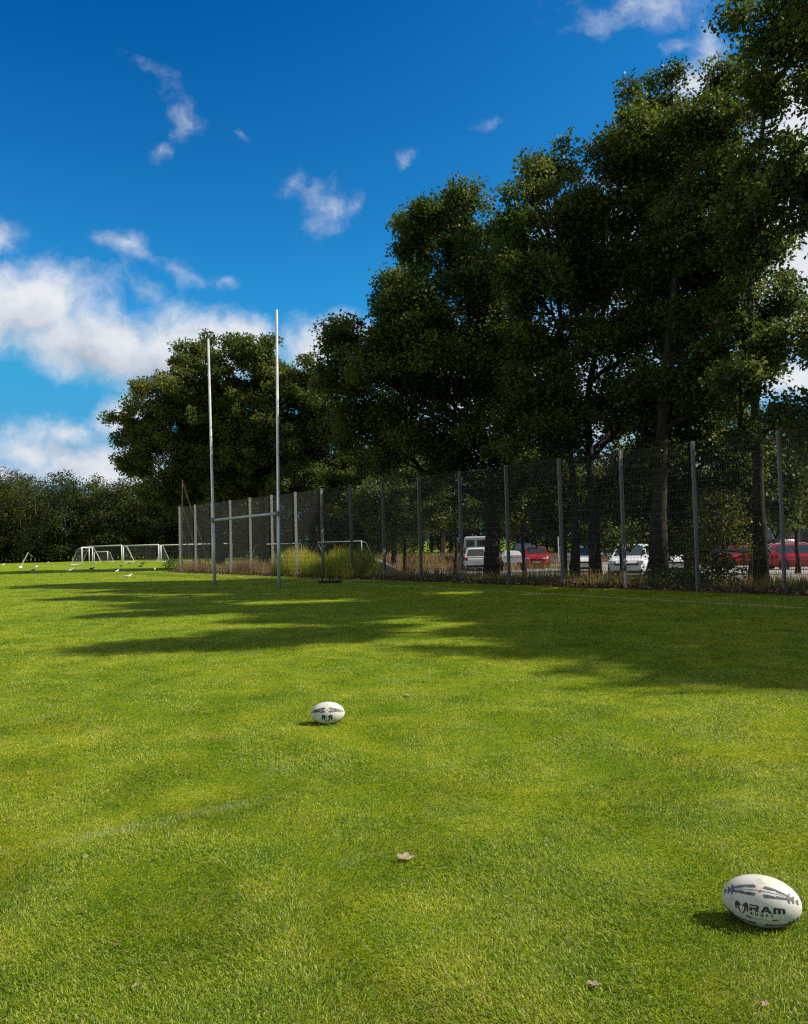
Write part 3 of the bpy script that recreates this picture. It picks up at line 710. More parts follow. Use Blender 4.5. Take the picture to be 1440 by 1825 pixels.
def rugby_ball(loc, yaw, roll, style, label):
    o = MB(); nx, nr = 40, 48
    rings = []
    for i in range(nx + 1):
        th = math.pi * (.004 + .992 * i / nx); a = -RA * math.cos(th); rho = RB * math.sin(th)
        rings.append([Vector((a, -rho * math.cos(2 * math.pi * j / nr), rho * math.sin(2 * math.pi * j / nr))) for j in range(nr)])
    o.loft(rings)
    ball = o.build('rugby_ball', M_BALL, smooth=True)
    ball.matrix_world = Matrix.Translation(loc) @ Matrix.Rotation(yaw, 4, 'Z') @ Matrix.Rotation(-roll, 4, 'X')
    tag(ball, label, 'rugby ball', 'rugby balls on the lawn')
    q = math.radians(45)
    for k in range(4):
        ph = q + k * math.pi / 2
        line = [(-.139 + .278 * i / 40, .0009) for i in range(41)] + [(.139 - .278 * i / 40, -.0009) for i in range(41)]
        quads = [[line[i], line[i + 1], line[80 - i], line[81 - i]] for i in range(40)]
        decal('seam', quads, ph, M_INK, ball, .0005)
        for sx in (-1, 1):
            for sy in (-1, 1):
                M = M_INK if (style == 'plain' and sx < 0) or (style != 'plain' and sy < 0 and k != 0) or k in (1, 2) else M_INKG
                pol = [[(sx * a, sy * b) for a, b in (STROKE if sx * sy > 0 else list(reversed(STROKE)))]] + [[(sx * a, sy * b) for a, b in tt] for tt in TEETH + ([STRAND] if style == 'plain' else [])]
                decal('brush_print', pol, ph, M, ball, .0008)
    v = MB(); v.lathe([(.0, .0012), (.0035, .0012), (.0045, -.001)], 'z', n=12)
    vo = v.build('valve', M_VALVE, ball); p = ball_pt(.004, 0, q, .0004); vo.location = p; vo.rotation_euler = Vector((0, p.y, p.z)).to_track_quat('Z', 'X').to_euler()
    if style == 'text':
        decal('horn_emblem', horns(-.064, -.001, .049, .052), 0, M_INK, ball)
        decal('lettering', letters('RAM', -.036, -.003, .024, .034, .0035), 0, M_INK, ball)
        decal('small_lettering', text_polys('RUGBY', .0155, -.034, -.0185, 2.0), 0, M_INK, ball)
        sw = [[(-.052, -.030), (-.046, -.026), (-.036, -.029), (-.022, -.034), (-.036, -.036)], [(.066, -.030), (.060, -.027), (.048, -.030), (.036, -.034), (.050, -.035)]]
        for w_ in sw: decal('swoosh_print', [w_], 0, M_INK, ball)
        decal('green_line_print', [[(x, -.0335), (x + .0022, -.0335), (x + .0022, -.031), (x, -.031)] for x in [-.018 + .0034 * i for i in range(15)]], 0, M_GRN, ball)
        decal('horn_emblem', horns(0, 0, .085, .062), math.pi, M_INK, ball)
    else:
        decal('horn_emblem', horns(0, .002, .090, .066), 0, M_INK, ball)
    return ball
def ball_at(px, py):                    # photo position of the ball's centre
    r = ray(px, py); return Vector((0, 0, EYE)) + r * ((RB - .006 - EYE) / r.z)
rugby_ball(ball_at(1357, 1606), math.radians(-27), math.radians(-1), 'text', 'white rugby ball with a printed ram emblem and lettering, close by at lower right')
rugby_ball(ball_at(584, 1271), math.radians(2), math.radians(-17), 'plain', 'white rugby ball farther out in the middle of the lawn, showing only a horn emblem')

# ------------------------------------------------------------------ fallen leaves
def fallen_leaf(px, py, size, yaw, M, label, curl=.35, tilt=(0, 0)):
    out = []
    n = 26
    for i in range(n):
        a = 2 * math.pi * i / n
        r = .5 * (1 + .22 * math.cos(5 * a) + .08 * math.sin(9 * a))
        out.append((r * math.cos(a) * 1.25, r * math.sin(a) * .8))
    bm = bmesh.new(); c = bm.verts.new((0, 0, 0)); vs = []; mids = []
    for x, y in out:
        vs.append(bm.verts.new((x * size, y * size, curl * size * (y * y * 1.6 + .5 * x * x) - .02 * size * math.sin(9 * x))))
        mids.append(bm.verts.new((x * size * .5, y * size * .5, curl * size * .25 * (y * y * 1.6 + .5 * x * x) + .03 * size)))
    for i in range(n):
        j = (i + 1) % n
        bm.faces.new((c, mids[i], mids[j])); bm.faces.new((mids[i], vs[i], vs[j], mids[j]))
    st = [bm.verts.new((.6 * size, .02 * size, .1 * size)), bm.verts.new((.6 * size, -.02 * size, .1 * size)), bm.verts.new((1.0 * size, 0, .16 * size))]
    bm.faces.new(st)
    bmesh.ops.solidify(bm, geom=bm.faces[:], thickness=.0008)
    me = bpy.data.meshes.new('fallen_leaf'); bm.to_mesh(me); bm.free()
    o = link('fallen_leaf', me, M); p = gnd(px, py, .018)
    o.location = p; o.rotation_euler = (tilt[0], tilt[1], yaw)
    return tag(o, label, 'leaf', 'fallen leaves on the lawn')
M_DL = mottled((.36, .27, .17), (.62, .50, .38), 60, 4, .3, 90, .8, 'dead_leaf')
M_DL2 = mottled((.20, .12, .06), (.34, .22, .12), 60, 4, .3, 90, .8, 'brown_dead_leaf')
fallen_leaf(722, 1529, .062, .25, M_DL, 'large curled pale brown leaf lying in the middle of the near lawn', .6, (.25, .1))
fallen_leaf(727, 1239, .075, 2.0, M_DL, 'pale leaf on the grass to the right of the farther ball')
fallen_leaf(1364, 1789, .026, 1.0, M_DL, 'tiny cream leaf in the grass below the nearer ball')
fallen_leaf(1057, 1753, .034, -.4, M_DL, 'small tan leaf near the bottom edge left of the nearer ball')
fallen_leaf(15, 1461, .036, 2.4, M_DL2, 'dark brown leaf at the left edge above the faded chalk line')
fallen_leaf(242, 1756, .024, .9, M_DL, 'small tan leaf near the bottom left corner')
fallen_leaf(153, 1527, .026, 1.9, M_DL, 'little pale leaf just below the faded chalk line at left')
fallen_leaf(207, 1683, .024, .2, M_DL2, 'small brown leaf in the lower left lawn')

# ------------------------------------------------------------------ tall grass, weeds, litter along the fence
def tall(name, seed, n, tr, dr, hr, M, label, wd=.012, dens=None):
    rg = np.random.default_rng(seed)
    t = rg.uniform(*tr, n); d = rg.uniform(*dr, n)
    tone = .5 + .35 * np.sin(t * .9 + seed) * np.cos(d * 1.7 + t * .37)
    patch = .65 + .35 * np.sin(t * 1.3 + seed * 2) * np.sin(d * 2.1 - t * .5)
    h = rg.uniform(hr[0], hr[1], n) * np.clip(patch, .35, 1)
    z = np.array([gz_td(a, b) for a, b in zip(t, d)])
    x = FS.x + FD.x * t + FN.x * d; y = FS.y + FD.y * t + FN.y * d
    az = rg.uniform(0, 2 * np.pi, n); ln = rg.uniform(.05, .5, n)
    fa = rg.uniform(0, np.pi, n); w = np.stack([np.cos(fa), np.sin(fa), np.zeros(n)], 1) * (wd * rg.uniform(.6, 1.4, n))[:, None]
    b = np.stack([x, y, z - .02], 1); dr_ = np.stack([np.cos(az), np.sin(az), np.zeros(n)], 1); up = np.array([0, 0, 1.])
    m1 = b + dr_ * (h * .12 * ln)[:, None] + up * (h * .5)[:, None]; tp = b + dr_ * (h * .6 * ln)[:, None] + up * h[:, None]
    V = np.stack([b - w * .5, b + w * .5, m1 + w * .5, m1 - w * .5, tp + w * .2, tp - w * .2], 1).reshape(-1, 3)
    i = np.arange(n)[:, None] * 6
    Fq = np.concatenate([i + np.array([[0, 1, 2, 3]]), i + np.array([[3, 2, 4, 5]])], 0)
    r = np.clip(tone + rg.normal(0, .2, n), 0, 1)
    return tag(link(name, np_mesh(name, V, Fq, 4, np.concatenate([r, r])), M), label, 'grass', kind='stuff')
tall('dry_grass', 51, 9000, (-1.2, 12.6), (-.1, 2.8), (.4, 1.0), M_DRY, 'reddish brown dry grass at the foot of the far fence posts')
tall('weeds', 52, 3000, (12.2, 14.3), (-.15, 1.5), (.75, 1.6), M_GOLD, 'clump of yellow green flowering weeds just right of the right goalpost')
tall('weeds', 53, 5200, (14.7, 19.4), (-.15, 1.6), (.75, 1.65), M_GOLD, 'wide stand of yellow green flowering weeds along the middle of the fence')
tall('tall_grass', 54, 26000, (19, 56), (.15, 5.8), (.22, .62), M_TALL, 'uncut grass on the strip between fence and car park')
tall('dry_grass', 55, 7000, (22, 56), (3.0, 6.1), (.35, .9), M_DRY, 'tan dry grass tufts along the car park edge')
tall('dry_grass', 56, 9000, (-9, 9), (9, 26), (.35, .9), M_DRY, 'brown dry grass on the waste ground beyond the far end of the fence', .03)
tall('dry_grass', 57, 5000, (20, 44), (43.5, 47), (.35, .9), M_DRY, 'dry grass along the far side of the car park', .04)
def litter():
    rg = np.random.default_rng(61); n = 9000
    t = rg.uniform(-1, 60, n); d = rg.normal(.35, .45, n)
    d = np.clip(d, -.55, 2.5); z = np.array([gz_td(a, b) for a, b in zip(t, d)]) + .02 + rg.uniform(0, .06, n)
    C = np.stack([FS.x + FD.x * t + FN.x * d, FS.y + FD.y * t + FN.y * d, z], 1)
    V, Fq, r = leaf_cloud(rg, C, np.full(n, .02), 1, .10, np.clip(rg.normal(.42, .28, n), 0, 1))
    tag(link('leaf_litter', np_mesh('leaf_litter', V, Fq, 4, r), M_LITTER), 'brown fallen leaves gathered along the foot of the fence', 'leaf litter', kind='stuff')
litter()
# low ivy and brambles at the fence foot on the right
def brambles(seed, t0, t1, d0, d1, zh, n, label):
    rg = np.random.default_rng(seed)
    t = rg.uniform(t0, t1, n); d = rg.uniform(d0, d1, n); z = np.array([gz_td(a, b) for a, b in zip(t, d)]) + rg.uniform(.08, zh, n)
    C = np.stack([FS.x + FD.x * t + FN.x * d, FS.y + FD.y * t + FN.y * d, z], 1)
    V, Fq, r = leaf_cloud(rg, C, np.full(n, .3), 70, .075, np.clip(rg.normal(.4, .2, n), 0, 1))
    o = tag(link('bramble', np_mesh('bramble', V, Fq, 4, r), M_LEAF), label, 'plant', 'bramble patches by the fence')
    return o
brambles(71, 40.2, 43.2, .5, 2.0, .8, 60, 'low dark bramble at the foot of the bright green bush')
brambles(72, 33.6, 35.6, .6, 1.8, .45, 32, 'low dark bramble in front of the white car')
brambles(73, -1.9, -.8, -.3, .6, .75, 16, 'small bramble at the far left end of the fence')

# ------------------------------------------------------------------ gravel heap
gp = gnd(662, 1013, -.15)
hp = MB(); rings = []
for i in range(9):
    f = i / 8; r = 1.35 * (1 - f) ** .72 + .02; z = .02 + 1.0 * (f ** .85)
    rings.append([Vector((math.cos(a) * r * (1.3 + .08 * math.sin(3 * a + i)), math.sin(a) * r * (1 + .1 * math.sin(2 * a + i * .7)), z * (1 + .05 * math.sin(4 * a)))) for a in (2 * math.pi * j / 22 for j in range(22))])
rings.insert(0, [Vector((v.x * 1.05, v.y * 1.05, -.4)) for v in rings[0]])
hp.loft(rings)
ho = hp.build('gravel_heap', M_GRAVEL, smooth=True); ho.location = row(662, 5.5); ho.location.z -= .05
tag(ho, 'rounded heap of grey gravel behind the fence', 'gravel heap')

# ------------------------------------------------------------------ leaning wooden poles at the fence end
pb = row(322, 1.6); Yp = pb.y
pr = tag(empty('braced_pole', pb), 'weathered pole with slanting braces behind the far end of the fence', 'pole')
def q(px, py, Y): return at(px, py, Y) - pb
tb = MB(); tb.tube([q(324, 1024, Yp), q(325, 855, Yp)], [.05, .04], 8); tb.build('pole', M_RUST, pr)
for a, b2 in (((325, 858), (375, 1012)), ((324, 898), (362, 1020)), ((323, 942), (353, 1020))):
    tb = MB(); tb.tube([q(*a, Yp), q(*b2, Yp + 1.2)], .042, 8); tb.build('brace', M_RUST, pr)

# ------------------------------------------------------------------ scrum sled
sp_ = gnd(588, 1039); sled = tag(empty('training_sled', sp_, .12), 'low black training sled with four short uprights lying by the weeds', 'sled', None)
s = MB()
for y in (-.26, .26): s.tube([(-.46, y, .10), (-.42, y, .035), (.40, y, .035), (.47, y, .10)], .028, 8)
for x in (-.38, -.05, .32): s.box((x, 0, .05), (.07, .58, .03))
s.build('base_frame', M_BLACK, sled)
s = MB(); s.box((0, 0, .078), (.78, .46, .022)); s.build('deck', M_BLACK, sled, bevel=.004)
for x, y in ((-.30, -.24), (-.02, -.24), (.12, .24), (.36, .16)):
    s = MB(); s.tube([(x, y, .08), (x, y, .20)], .022, 8); s.tube([(x, y, .18), (x, y, .27)], .036, 10); s.build('upright', M_BLACK, sled)

# ------------------------------------------------------------------ football goals on the far field
def goal(name, pa, pb_, hgt, depth, label, group, rad=.055, net=True, ztop=None, back=None):
    pa, pb_ = Vector(pa), Vector(pb_); o = pa.lerp(pb_, .5); o.z = 0
    r = tag(empty(name, o), label, 'football goal', group)
    u = (pb_ - pa).normalized(); bk = back or Vector((-u.y, u.x, 0))
    if not back and bk.y < 0: bk = -bk
    a, b = pa - o, pb_ - o; up = Vector((0, 0, hgt)); sh = up * .92 + bk * (depth * .38)
    for p in (a, b):
        t = MB(); t.tube([p + Vector((0, 0, -.05)), p + up], rad, 12); t.build('post', M_WHITE, r, smooth=True)
        t = MB(); t.tube([p + up, p + sh, p + bk * depth + Vector((0, 0, .03)), p + Vector((0, 0, .03))], rad * .36, 8); t.build('net_support', M_WHITE, r, smooth=True)
    t = MB(); t.tube([a + up, b + up], rad, 12); t.build('crossbar', M_WHITE, r, smooth=True)
    t = MB(); t.tube([a + bk * depth + Vector((0, 0, .03)), b + bk * depth + Vector((0, 0, .03))], rad * .5, 8); t.build('ground_bar', M_WHITE, r, smooth=True)
    if net:
        t = MB(); w = (b - a).length; n = max(2, int(w / .16))
        prof = [up, sh, bk * depth + Vector((0, 0, .05))]
        for i in range(n + 1):
            p = a.lerp(b, i / n); t.tube([p + v for v in prof], .0017, 3, cap=False)
        for s0, s1 in ((prof[0], prof[1]), (prof[1], prof[2])):
            m_ = max(2, int((s1 - s0).length / .16))
            for j in range(m_): v = s0.lerp(s1, j / m_); t.tube([a + v, b + v], .0017, 3, cap=False)
        for p in (a, b):
            for j in range(1, int(hgt / .16)):
                z = j * .16; f = min(1, (hgt - z) / hgt); t.tube([p + Vector((0, 0, z)), p + Vector((0, 0, z)) + bk * (depth * (.38 + .62 * f) if z < hgt * .9 else depth * .3)], .0017, 3, cap=False)
        t.build('net', M_NET, r)
    return r
FG = 'white football goals on the far field'
Yg = 90
def gg(px, Y): p = at(px, 1000, Y); p.z = 0; return p
goal('football_goal', gg(220, Yg), gg(283, Yg - 3), 1.85, 1.5, 'full size white football goal with both posts in view left of the fence', FG)
goal('football_goal', gg(287, Yg - 2), gg(414, Yg + 2), 1.8, 1.5, 'white football goal running behind the far left end of the fence', FG)
goal('football_goal', gg(159, Yg + 8), gg(217, Yg + 2), 1.9, 1.5, 'white football goal partly hidden by the small goal with the sloping net', FG)
goal('small_goal', gg(165, Yg - 2), gg(146, Yg - 6), 1.75, 1.2, 'small portable goal with sloping sides and thick net, leftmost of the goals', FG, .05, back=Vector((-1, .12, 0)).normalized())
goal('small_goal', gg(168, Yg + 6), gg(192, Yg + 5), 1.25, .9, 'little youth goal standing inside the row of bigger goals', FG, .04)
goal('football_goal', gg(463, 76), gg(538, 80), 1.6, 1.4, 'white football goal seen through the fence between goalpost and weeds', FG, .035, net=False)
goal('football_goal', gg(560, 74), gg(645, 70), 1.65, 1.4, 'white football goal seen through the fence behind the weeds', FG, .035, net=False)
lp = gg(36, 78); cp = tag(empty('corner_pole', lp), 'white pole leaning over on the far field at left', 'pole')
t = MB(); t.tube([(0, 0, 0), at(50, 985, 78) - lp], .05, 8); t.build('shaft', M_WHITE, cp)
t = MB(); t.tube([at(50, 985, 78) - lp, at(59, 993, 78) - lp], .02, 6); t.build('stay', M_GALV, cp)
t = MB(); t.lathe([(.0, .16), (.14, .12), (.2, .0)], n=12); t.build('foot', M_WHITE, cp)

# ------------------------------------------------------------------ birds
M_GULL = mottled((.62, .63, .64), (.78, .78, .77), 20, 3, 0, None, .7, 'white_plumage')
M_GREYW = mottled((.32, .34, .36), (.45, .47, .49), 20, 3, 0, None, .7, 'grey_plumage')
M_CROW = mottled((.008, .008, .010), (.022, .022, .025), 20, 3, 0, None, .5, 'black_plumage')
M_BEAK = mat('yellow_beak', color=(.5, .3, .05), rough=.5)
def bird(body, wing, beak, upright=.0):
    r = empty('bird'); m1 = MB()
    ax = [(-.24, .150, .008, .018), (-.17, .155, .022, .030), (-.10, .165, .055, .050), (0, .175, .075, .068), (.08, .19, .066, .064), (.13, .225, .042, .044), (.155, .265, .034, .036), (.185, .28, .032, .032), (.215, .275, .016, .018)]
    m1.loft([[Vector((x, math.cos(a) * w, z + math.sin(a) * h + upright * x)) for a in (2 * math.pi * j / 12 for j in range(12))] for x, z, w, h in ax])
    m1.build('body', body, r, smooth=True)
    for s_ in (-1, 1):
        w_ = MB(); w_.loft([[Vector((x, s_ * (yy0 + .010 * math.cos(a)), z + h * math.sin(a) + upright * x)) for a in (2 * math.pi * j / 8 for j in range(8))] for x, yy0, z, h in ((-.26, .018, .165, .008), (-.15, .045, .175, .030), (-.02, .072, .19, .045), (.08, .062, .20, .025))])
        w_.build('wing', wing, r, smooth=True)
        l = MB(); l.tube([(-.01, s_ * .03, .13), (.0, s_ * .03, .0), (.045, s_ * .03, .004)], .007, 5); l.build('leg', beak, r)
    b_ = MB(); b_.tube([(.20, 0, .277 + upright * .2), (.262, 0, .268 + upright * .25)], [.014, .003], 6); b_.build('beak', beak, r)
    return r
gull = bird(M_GULL, M_GREYW, M_BEAK); crow = bird(M_CROW, M_CROW, M_BLACK)
def place(src_, used, px, py, rz, sc, label, grp, z=0.):
    o = src_ if not used else copy_tree(src_)
    o.location = gnd(px, py) if not z else at(px, py, z); o.rotation_euler = (0, 0, rz); o.scale = (sc, sc, sc)
    tag(o, label, 'bird', grp)
GW, GB = 'white gulls on the far grass', 'black crows on the far grass'
for i, (px, py, rz, sc, lab) in enumerate([
    (228, 1033, .5, .95, 'largest white gull, nearest to the camera, right of the shaded strip'), (124, 1021, .1, 1.0, 'white gull on the shaded strip in front of the small goal'),
    (60, 1019.5, 1.2, 1.0, 'white gull beside a crow on the shaded strip at left'), (65, 1014.5, 1.7, 1.0, 'white gull standing just behind another gull at left'),
    (209, 1023, 1.5, .95, 'white gull facing away on the shaded strip below the full size goal'), (276, 1019.5, 1.9, .9, 'white gull nearest to the left end of the fence'),
    (84, 1006.5, .0, 1.1, 'white gull on the sunny grass near the leaning white pole'), (6, 1010, 1.4, 1.0, 'white gull at the left edge of the photo')]):
    place(gull, i, px, py, rz, sc, lab, GW)
for i, (px, py, rz, sc, lab) in enumerate([
    (51.5, 1023.5, .4, .95, 'black crow on the shaded strip close to two gulls'), (164, 1017, .2, .9, 'black crow in front of the small portable goal, facing right'),
    (215, 1011.5, 2.6, .8, 'black crow on sunny grass below the left post of the full size goal'), (251, 1012.5, .1, .9, 'low black crow at the edge of the shaded strip below the full size goal'),
    (255, 1007.5, .7, 1.0, 'black crow with its head up, just behind a lower crow'), (230, 1006, 2.9, .75, 'black crow farthest back, between the posts of the full size goal')]):
    place(crow, i, px, py, rz, sc, lab, GB)

# ------------------------------------------------------------------ cars
def wheel(r, x, y, rad=.32, w=.20):
    s_ = 1 if y > 0 else -1
    t = MB(); t.lathe([(rad * .62, -w / 2), (rad * .95, -w / 2), (rad, -w * .3), (rad, w * .3), (rad * .95, w / 2), (rad * .62, w / 2)], 'y', n=20)
    wo = t.build('wheel', M_RUBBER, r, smooth=False); wo.location = (x, y, rad)
    t = MB(); t.lathe([(.03, s_ * w * .46), (rad * .2, s_ * w * .5), (rad * .6, s_ * w * .40), (rad * .63, s_ * w * .30), (rad * .6, 0)], 'y', n=20)
    t.build('rim', M_RIM, wo)
def car(label, loc, heading, paint, L=4.0, Wd=1.75, Hh=1.5, belt=.95, hood=.88, nose=.72, cab=(-1.95, .95, -1.65, .25), group='cars parked beyond the fence', roofrails=False, tail=True, suv=False):
    r = tag(empty('parked_car', loc, heading), label, 'car', group)
    h = L / 2; w = Wd / 2
    st = [(-h, .38, .80, .86), (-h + .06, .24, belt - .06, .95), (-h + .35, .20, belt, 1.0), (-.6, .18, belt, 1.0), (cab[1] - .05, .18, belt, 1.0), (cab[1] + .35, .19, hood, .99), (h - .45, .20, (hood + nose) / 2 + .03, .96), (h - .12, .22, nose, .86), (h, .30, nose - .14, .74)]
    m1 = MB(); rings = []
    for x, zb, zt, f in st:
        ww = w * f; hh = zt - zb
        half = [(ww * .86, zb), (ww * .97, zb + hh * .16), (ww, zb + hh * .5), (ww * .985, zb + hh * .78), (ww * .93, zb + hh * .94), (ww * .80, zt)]
        rings.append([Vector((x, y, z)) for y, z in half] + [Vector((x, -y, z)) for y, z in reversed(half)])
    m1.loft(rings)
    xb0, xb1, xt0, xt1 = cab; wb, wt = w * .90, w * .70
    bl = [Vector((xb0, -wb, belt - .03)), Vector((xb1, -wb, belt - .03)), Vector((xb1, wb, belt - .03)), Vector((xb0, wb, belt - .03))]
    tp_ = [Vector((xt0, -wt, Hh - .05)), Vector((xt1, -wt, Hh - .05)), Vector((xt1, wt, Hh - .05)), Vector((xt0, wt, Hh - .05))]
    tp2 = [Vector((xt0 + .15, -wt * .8, Hh)), Vector((xt1 - .2, -wt * .8, Hh)), Vector((xt1 - .2, wt * .8, Hh)), Vector((xt0 + .15, wt * .8, Hh))]
    m1.loft([bl, tp_, tp2])
    m1.build('body', paint, r, smooth=False, bevel=0)
    def pane(name, c0, c1, c2, c3, u0, u1, v0, v1):
        P = lambda u, v: (c0.lerp(c1, u)).lerp(c3.lerp(c2, u), v)
        n = (c1 - c0).cross(c3 - c0).normalized(); ctr = (c0 + c1 + c2 + c3) / 4
        if n.dot(ctr - Vector((ctr.x * .3, 0, .8))) < 0: n = -n
        q4 = [P(u0, v0), P(u1, v0), P(u1, v1), P(u0, v1)]
        g = MB(); g.loft([[v + n * .004 for v in q4], [v + n * .012 for v in q4]]); g.build(name, M_GLASS, r)
    pane('windscreen', bl[1], bl[2], tp_[2], tp_[1], .06, .94, .10, .95)
    pane('rear_window', bl[0], bl[3], tp_[3], tp_[0], .08, .92, .15, .92)
    for i0, i1 in ((0, 1), (3, 2)):
        pane('side_window', bl[i0], bl[i1], tp_[i1], tp_[i0], .07, .40, .14, .92)
        pane('side_window', bl[i0], bl[i1], tp_[i1], tp_[i0], .43, .90, .14, .92)
    for x in (-h + .72, h - .78):
        for s_ in (-1, 1):
            a = MB(); a.lathe([(.37, -.02), (.37, .02), (.01, .02), (.01, -.02)], 'y', c=(x, s_ * (w * .995 - .005), .33), n=18); a.build('wheel_arch', M_BLACK, r)
            wheel(r, x, s_ * (w - .085))
    for s_ in (-1, 1):
        g = MB(); g.loft([[Vector((h - .30, s_ * w * .88, nose - .10)), Vector((h - .06, s_ * w * .80, nose - .13)), Vector((h - .01, s_ * w * .50, nose - .14)), Vector((h - .01, s_ * w * .50, nose - .04)), Vector((h - .09, s_ * w * .80, nose - .01)), Vector((h - .30, s_ * w * .90, nose + .02))],
                            [Vector((h - .26, s_ * (w * .90 + .02), nose - .10)), Vector((h - .02, s_ * (w * .82 + .02), nose - .13)), Vector((h + .03, s_ * w * .50, nose - .14)), Vector((h + .02, s_ * w * .50, nose - .04)), Vector((h - .04, s_ * (w * .82 + .01), nose - .01)), Vector((h - .26, s_ * (w * .92 + .02), nose + .02))]])
        g.build('headlight', M_LAMPG, r)
        g = MB(); g.box((-h + .03, s_ * w * .78, belt - .14), (.12, .22, .20)); g.build('tail_light', M_TAIL, r, bevel=.02)
        g = MB(); g.loft([[Vector((xb1 - .30, s_ * (w - .03), belt + .02)), Vector((xb1 - .16, s_ * (w - .03), belt + .02)), Vector((xb1 - .18, s_ * (w - .03), belt + .14)), Vector((xb1 - .28, s_ * (w - .03), belt + .14))],
                            [Vector((xb1 - .30, s_ * (w + .16), belt + .02)), Vector((xb1 - .18, s_ * (w + .16), belt + .02)), Vector((xb1 - .20, s_ * (w + .16), belt + .15)), Vector((xb1 - .28, s_ * (w + .16), belt + .15))]]); g.build('side_mirror', paint, r)
    g = MB(); g.box((h - .02, 0, nose - .18), (.09, Wd * .62, .10)); g.build('grille', M_BLACK, r, bevel=.01)
    g = MB(); g.box((h - .03, 0, .27), (.16, Wd * .74, .13)); g.build('lower_bumper', M_BLACK, r, bevel=.02)
    g = MB(); g.box((-h + .05, 0, .34), (.16, Wd * .82, .16)); g.build('lower_bumper', M_BLACK, r, bevel=.02)
    g = MB(); g.box((h + .045, 0, .44), (.02, .52, .11)); g.build('number_plate', M_PLATE, r)
    g = MB(); g.box((-h - .015, 0, .66), (.03, .52, .11)); g.build('number_plate', M_PLATE, r)
    if roofrails:
        for s_ in (-1, 1):
            g = MB(); g.tube([(xt0 + .1, s_ * wt * .9, Hh - .04), (xt0 + .2, s_ * wt * .9, Hh + .04), (xt1 - .3, s_ * wt * .9, Hh + .04), (xt1 - .2, s_ * wt * .9, Hh - .04)], .018, 6); g.build('roof_rail', M_RIM, r)
    return r
def cpos(px, Y):
    p = at(px, 1000, Y); p.z = gz(p) + .012; return p
R_ = math.radians
car('small white hatchback seen from behind beside the thickest trunk', cpos(851, 55), R_(82), M_CARW, 3.6, 1.6, 1.52, .95, .90, .74, (-1.76, 1.0, -1.5, .3))
wcar = car('white car facing the camera between the fence posts, partly behind a thick trunk', cpos(1126, 41), R_(-112), M_CARW, 4.3, 1.82, 1.55, 1.0, .98, .82, (-2.0, 1.15, -1.6, .2))
e = MB(); e.lathe([(.062, 2.165), (.062, 2.185), (.050, 2.185), (.050, 2.165)], 'x', c=(0, 0, .78), n=20)
for y0, z0, y1, z1 in ((-.030, .815, -.012, .785), (-.012, .785, 0, .800), (.030, .815, .012, .785), (.012, .785, 0, .800), (-.042, .79, -.018, .742), (-.018, .742, 0, .775), (.042, .79, .018, .742), (.018, .742, 0, .775)):
    e.tube([(2.176, y0, z0), (2.176, y1, z1)], .0055, 5)
e.build('round_emblem', M_RIM, wcar)
car('red car seen from its front corner on the far side of the car park', cpos(957, 63), R_(-100), M_CARR, 4.4, 1.85, 1.55, 1.0, .95, .80, (-2.0, 1.1, -1.6, .2))
car('black car half hidden behind the trailer, next to the red car', cpos(933, 67), R_(-95), M_CARK, 4.4, 1.8, 1.48, .95, .92, .78, (-2.0, 1.1, -1.6, .2))
rc = car('red estate car with roof rails at the right edge', cpos(1428, 51), R_(2), M_CARR, 4.5, 1.82, 1.58, 1.0, .95, .78, (-2.2, 1.1, -2.0, .35), roofrails=True)
car('red car mostly hidden behind the slender trunk', cpos(1322, 57), R_(5), M_CARR, 4.2, 1.8, 1.5, .95, .92, .78)
car('white car glimpsed through the leaves of the bright green bush', cpos(1208, 46), R_(-105), M_CARW, 4.2, 1.8, 1.5, .98, .94, .8)
car('silver white car hidden in the gap between the leaning trunk and the slim trunk', cpos(1042, 50), R_(-100), M_CARW, 4.2, 1.8, 1.5, .98, .94, .8)
# roof box on the red estate
rb_ = MB(); rings = []
for x, hw, z0, z1 in ((-.75, .10, .03, .12), (-.6, .30, .0, .26), (0, .36, 0, .32), (.45, .33, 0, .26), (.78, .12, .03, .10)):
    rings.append([Vector((x, hw * math.cos(a), z0 + (z1 - z0) * (.5 + .5 * math.sin(a)))) for a in (2 * math.pi * j / 14 for j in range(14))])
rb_.loft(rings); bx = rb_.build('roof_box', M_WHITE, smooth=True)
bx.location = rc.location + Vector((-.75, 0, 1.585)); bx.rotation_euler = (0, 0, R_(2)); bx.scale = (.7, .9, 1)
tag(bx, 'rounded white box on the roof of the red estate car', 'roof box')
# white van behind the hatchback
vl = cpos(849, 65); van = tag(empty('parked_van', vl, R_(85)), 'tall white van standing behind the white hatchback', 'van')
m1 = MB(); rings = []
for x, zb, zt, f in ((-2.5, .4, 2.25, .93), (-2.45, .3, 2.35, .98), (0.8, .3, 2.35, 1), (1.25, .3, 2.15, .98), (1.9, .3, 1.25, .95), (2.5, .35, 1.0, .88), (2.55, .45, .85, .8)):
    ww = 1.0 * f; rings.append([Vector((x, y, z)) for y, z in ((ww * .9, zb), (ww, zb + .2), (ww, (zb + zt) / 2), (ww * .93, zt - .1), (ww * .8, zt), (-ww * .8, zt), (-ww * .93, zt - .1), (-ww, (zb + zt) / 2), (-ww, zb + .2), (-ww * .9, zb))])
m1.loft(rings); m1.build('body', M_CARW, van)
for y in (-.42, .42): g = MB(); g.box((-2.5, y, 1.72), (.05, .66, .6)); g.build('rear_window', M_GLASS, van, bevel=.015)
for y in (-.9, .9): g = MB(); g.box((-2.49, y, 1.1), (.06, .12, .5)); g.build('tail_light', M_TAIL, van)
g = MB(); g.box((-2.5, 0, .42), (.12, 1.8, .2)); g.build('rear_bumper', M_BLACK, van, bevel=.02)
for x in (-1.6, 1.6):
    for y in (-.88, .88): wheel(van, x, y, .34, .22)
van.scale = (.95, .95, .84)
